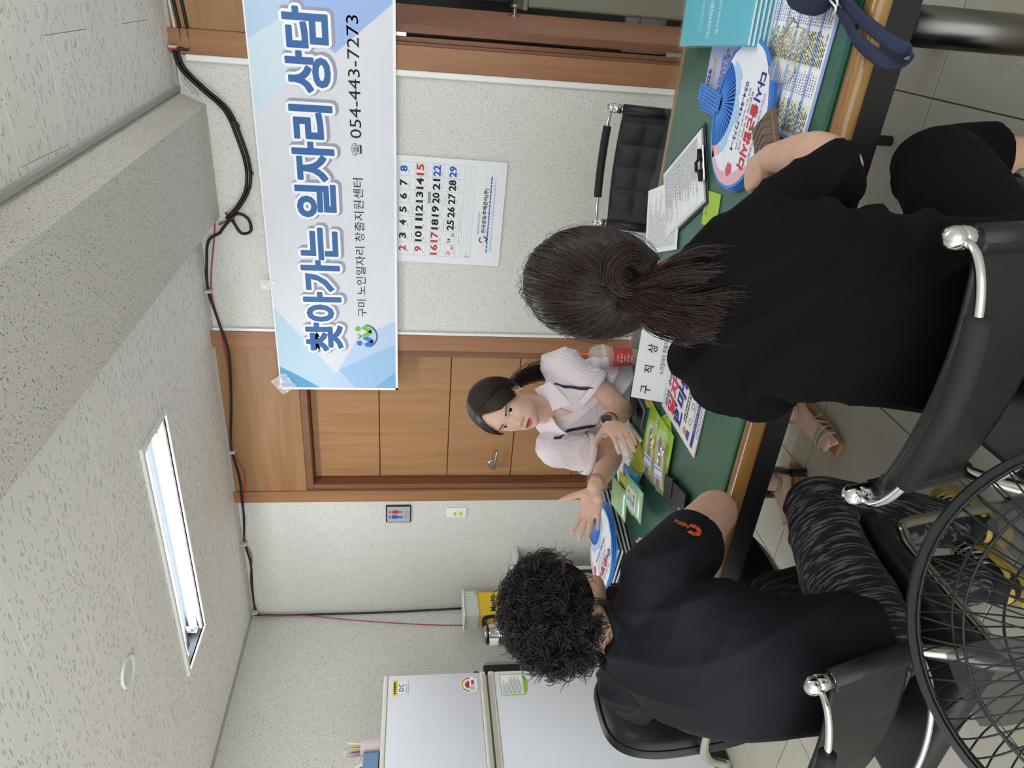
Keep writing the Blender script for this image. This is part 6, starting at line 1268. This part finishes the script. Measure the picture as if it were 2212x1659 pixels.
def on_shirt(x, z, lift=.004):
    h = bq.ray_cast(Vector((x, 1.6, z)), Vector((0, 1, 0))); return (h[0]+Vector((0, -lift, 0))) if h[0] is not None else Vector((x, 2.05, z))
def drape_poly(name, poly, mat, lift, parent, sub=7):
    """four-cornered cloth patch laid on the shirt front"""
    A = [Vector(q) for q in poly]; mb = MB()
    for j in range(sub+1):
        for i in range(sub+1): u, w = i/sub, j/sub; q = A[0]*(1-u)*(1-w)+A[1]*u*(1-w)+A[2]*u*w+A[3]*(1-u)*w; mb.v.append(on_shirt(q.x, q.y, lift))
    for j in range(sub):
        for i in range(sub): a = j*(sub+1)+i; mb.f.append((a, a+1, a+sub+2, a+sub+1)); mb.m.append(0)
    return mb.build(name, mat, parent, smooth=True)
drape_poly('open_neck', [(-1.300, 1.045), (-1.232, 1.045), (-1.252, .985), (-1.262, .955)], m_skin, .004, pq_)
def flap(P, bulge):
    A = [Vector(q) for q in P]; nn = (A[1]-A[0]).cross(A[3]-A[0]).normalized(); nn = nn if nn.y < 0 else -nn; mb = MB(); s_ = 7
    for sd_ in (0, .003):
        for j in range(s_+1):
            for i in range(s_+1): u, w = i/s_, j/s_; mb.v.append(A[0]*(1-u)*(1-w)+A[1]*u*(1-w)+A[2]*u*w+A[3]*(1-u)*w+nn*(sd_+bulge*math.sin(math.pi*w)))
    N = (s_+1)**2
    for j in range(s_):
        for i in range(s_): a = j*(s_+1)+i; mb.f += [(N+a, N+a+1, N+a+s_+2, N+a+s_+1), (a, a+s_+1, a+s_+2, a+1)]; mb.m += [0, 0]
    return mb.build('collar', m_sh, sh, smooth=True)
flap([(-1.208, 2.105, 1.085), (-1.250, 2.030, 1.030), (-1.205, 2.005, .975), (-1.160, 2.075, 1.040)], .010)
flap([(-1.330, 2.095, 1.080), (-1.268, 2.025, 1.030), (-1.318, 1.995, .975), (-1.370, 2.055, 1.035)], .010)
m_ny = M('navy_strap', '232a44', .7)
for x0_, x1_ in ((-1.180, -1.165), (-1.345, -1.335)): MB().tube([on_shirt(x0_+(x1_-x0_)*k/6, 1.02-.16*k/6, .004) for k in range(7)], [(.006, .0015)]*7, 8, up=(0, -1, 0), sm=2).build('strap', m_ny, pq_, smooth=True)
for k in range(3): c = on_shirt(-1.262+.001*k, .93-.055*k, .003); MB().ball(c, (.005, .002, .005), 10, 6).build('button', m_white, sh, smooth=True)
# navy skirt
b = MB(); torso(b, [(-1.33, 2.30, .545, .12, .10, (0, -1, 0)), (-1.325, 2.30, .58, .155, .135), (-1.32, 2.28, .63, .15, .125)])
for h_, k_, a_, t_ in (f1, f2): limb(b, [h_, tuple((np.array(h_)+k_)/2), k_], [.082, .078, .070])
v, n, f = remesh(b, .008, 8); obj_np('navy_skirt', v, f, m_ny, pq_)
# hair: cap, side parted strands, low tail
C = HMq @ Vector((0, -.016, .126)); HRq = HMq.to_3x3().to_4x4(); rad = (.086, .108, .1035)
cap = MB(); R3q = np.array(HRq.to_3x3()); n1, n2 = 40, 26
vs_ = []; fs_ = []
for j in range(n2+1):
    for i in range(n1):
        az = 2*math.pi*i/n1; fr_ = math.sin(az)          # +1 forward
        emax = math.radians(np.interp(fr_, (-1, -.3, .1, .45, .75, 1), (132, 128, 98, 80, 62, 50))); e = emax*j/n2
        d = np.array((math.sin(e)*math.cos(az), math.sin(e)*math.sin(az), math.cos(e))); vs_.append(tuple((d*np.array(rad)*.985)@R3q.T+np.array(C)))
for j in range(n2):
    for i in range(n1): fs_.append((j*n1+i, j*n1+(i+1) % n1, (j+1)*n1+(i+1) % n1, (j+1)*n1+i))
cap.add(vs_, fs_).build('hair_cap', m_under, pq_, smooth=True)
r = np.random.default_rng(41); P = []
part = np.array((.06, .62, .78)); part /= np.linalg.norm(part); tailw = np.array((0, -.88, -.48)); tailw /= np.linalg.norm(tailw)
def arc(d0, d1, k, lift0=1.0, lift1=1.0, bul=.03):
    d0 = d0/np.linalg.norm(d0); d1 = d1/np.linalg.norm(d1); om = math.acos(np.clip(d0@d1, -.999, .999)); t = np.linspace(0, 1, k)[:, None]
    p = (np.sin((1-t)*om)*d0+np.sin(t*om)*d1)/math.sin(om); return (p*(lift0*(1-t)+lift1*t+bul*np.sin(np.pi*t))*np.array(rad))@R3q.T+np.array(C)
for i in range(1500):        # swept back from the part and crown to the tail
    y0 = r.uniform(-.4, .70); d0 = np.array((.06+r.normal()*.02, y0, 1.0*math.sqrt(max(.05, 1-y0*y0)))); sgn = 1 if r.random() < .5 else -1
    m_ = np.array((sgn*r.uniform(.5, 1.0), r.uniform(-.35, .12), r.uniform(-.25, .6))); A1 = arc(d0, m_, 8, 1.01, 1.03, .015); A2 = arc(m_, tailw+r.normal(size=3)*.06, 8, 1.03, 1.0, .01); P.append(np.vstack([A1, A2[1:]]))
for i in range(1100):         # bangs sweeping to both temples
    sgn = -1 if i % 5 < 3 else 1; d0 = part+np.array((r.normal()*.03, r.normal()*.04, r.normal()*.03)); q_ = r.random()**.8; e_ = np.array((sgn*(.86+.1*r.random()), .55-.3*q_+r.normal()*.05, -.22+.25*q_+r.normal()*.06)); m_ = np.array((sgn*(.42+.2*q_+r.normal()*.03), .80-.12*q_, .24+.34*q_+r.normal()*.03))
    A1 = arc(d0, m_, 8, 1.0, 1.05, .03); A2 = arc(m_, e_, 8, 1.05, 1.02, .02); P.append(np.vstack([A1, A2[1:]]))
strands(P, .00115, 'combed_hair', [m_hair1, m_hair3, m_hair2], pq_)
P = []; o0 = (tailw*np.array(rad))@R3q.T+np.array(C)
for i in range(420):
    o = o0+r.normal(size=3)*.008; e_ = np.array((-1.185, 2.20, 1.02))+r.normal(size=3)*(.02, .02, .03); md = (o+e_)/2+np.array((.03, .04, .01))+r.normal(size=3)*.006; t = np.linspace(0, 1, 10)[:, None]; P.append((1-t)**2*o+2*t*(1-t)*md+t**2*e_)
strands(P, .0012, 'low_ponytail', [m_hair1, m_hair3], pq_)
# watch, bracelets, rings, earring
def band(c, axis, r_, wd, th, mat, name, parent, n=28):
    a = Vector(axis).normalized(); o1 = a.orthogonal().normalized(); o2 = a.cross(o1); return MB().tube([Vector(c)+(o1*math.cos(w)+o2*math.sin(w))*r_ for w in np.linspace(0, 6.283, n+1)], [(th, wd)]*(n+1), 8, caps=False, up=a).build(name, mat, parent, smooth=True)
ax1 = Vector(LW)-Vector(LE); wc = Vector(LW)-ax1.normalized()*.012; wt = band(wc, ax1, .0285, .009, .0022, M('rose_metal', '9c6a62', .3, .8), 'watch_band', pq_)
zd = Vector((.62, -.55, .52)).normalized(); MB().lathe([(.0, 0), (.0185, 0), (.0195, .004), (.0185, .008), (.0165, .009), (0, .009)], n=24, mat=Matrix.Translation(wc+zd*.026) @ zd.to_track_quat('Z', 'Y').to_matrix().to_4x4()).build('watch_case', MATS['rose_metal'], wt, angle=40)
MB().lathe([(0, .0092), (.0162, .0092), (.0162, .0098), (0, .0100)], n=24, mat=Matrix.Translation(wc+zd*.026) @ zd.to_track_quat('Z', 'Y').to_matrix().to_4x4()).build('watch_face', M('watch_black', '0b0b0d', .1), wt, angle=40)
def beads(c, axis, r_, mat, name, n=24, br=.0036):
    a = Vector(axis).normalized(); o1 = a.orthogonal().normalized(); o2 = a.cross(o1); mb = MB(); [mb.ball(Vector(c)+(o1*math.cos(w)+o2*math.sin(w))*r_+a*.004*math.sin(w), br, 8, 6) for w in np.linspace(0, 6.283, n+1)[:-1]]; o = mb.build(name, mat, pq_, smooth=True); o['kind'] = 'stuff'; return o
ax2 = Vector(RW)-Vector(RE); beads(Vector(RW)-ax2.normalized()*.03, ax2, .0335, M('rose_beads', 'b58a80', .3, .3), 'bead_bracelet'); beads(Vector(LW)+ax1.normalized()*.012, ax1, .0295, MATS['rose_beads'], 'bead_bracelet')
MB().ball(HMq @ Vector((-.079, -.002, .072)), .0028, 10, 8).build('earring', m_chrome, pq_, smooth=True)
# strappy sandals
m_str = M('cream_strap', 'b7ac98', .5); m_sole = M('tan_sole', '9c7448', .6)
for h_, k_, a_, t_ in (f1, f2):
    a_, t_ = np.array(a_), np.array(t_); d = (t_-a_)*(1, 1, 0); d /= np.linalg.norm(d); sd = np.array((d[1], -d[0], 0)); bs_ = a_*(1, 1, 0); L = lambda y, x, z: tuple(bs_+d*y+sd*x+(0, 0, z))
    so = MB().tube([L(-.07, 0, .013), L(0, 0, .013), L(.10, 0, .013), L(.205, 0, .013)], [(.028, .0125), (.032, .0125), (.042, .0125), (.034, .0125)], 18, up=(0, 0, 1), sm=4, rnd=True).build('sandal_sole', m_sole, pq_, smooth=True)
    for y0, y1, w_ in ((.125, .135, .014), (.150, .165, .006), (.165, .155, .005), (.06, .11, .004), (.11, .05, .004)):
        MB().tube([L(y0, -.043, .022), L(y0*.7+y1*.3, -.036, .058), L((y0+y1)/2, 0, .077 if y0 < .12 else .067), L(y0*.3+y1*.7, .036, .056), L(y1, .043, .022)], [(w_, .0022)]*5, 8, up=(0, 0, 1), sm=4).build('sandal_strap', m_str, so, smooth=True)
    for z_ in (.088, .100): MB().tube([tuple(bs_+(d*math.cos(w)+sd*math.sin(w))*.040+(0, 0, z_+.006*math.cos(w))) for w in np.linspace(0, 6.283, 25)], .003, 6, caps=False).build('ankle_strap', m_str, so, smooth=True)
bpy.data.objects.remove(_to); bpy.data.curves.remove(_tc); bpy.data.scenes.remove(_ts)
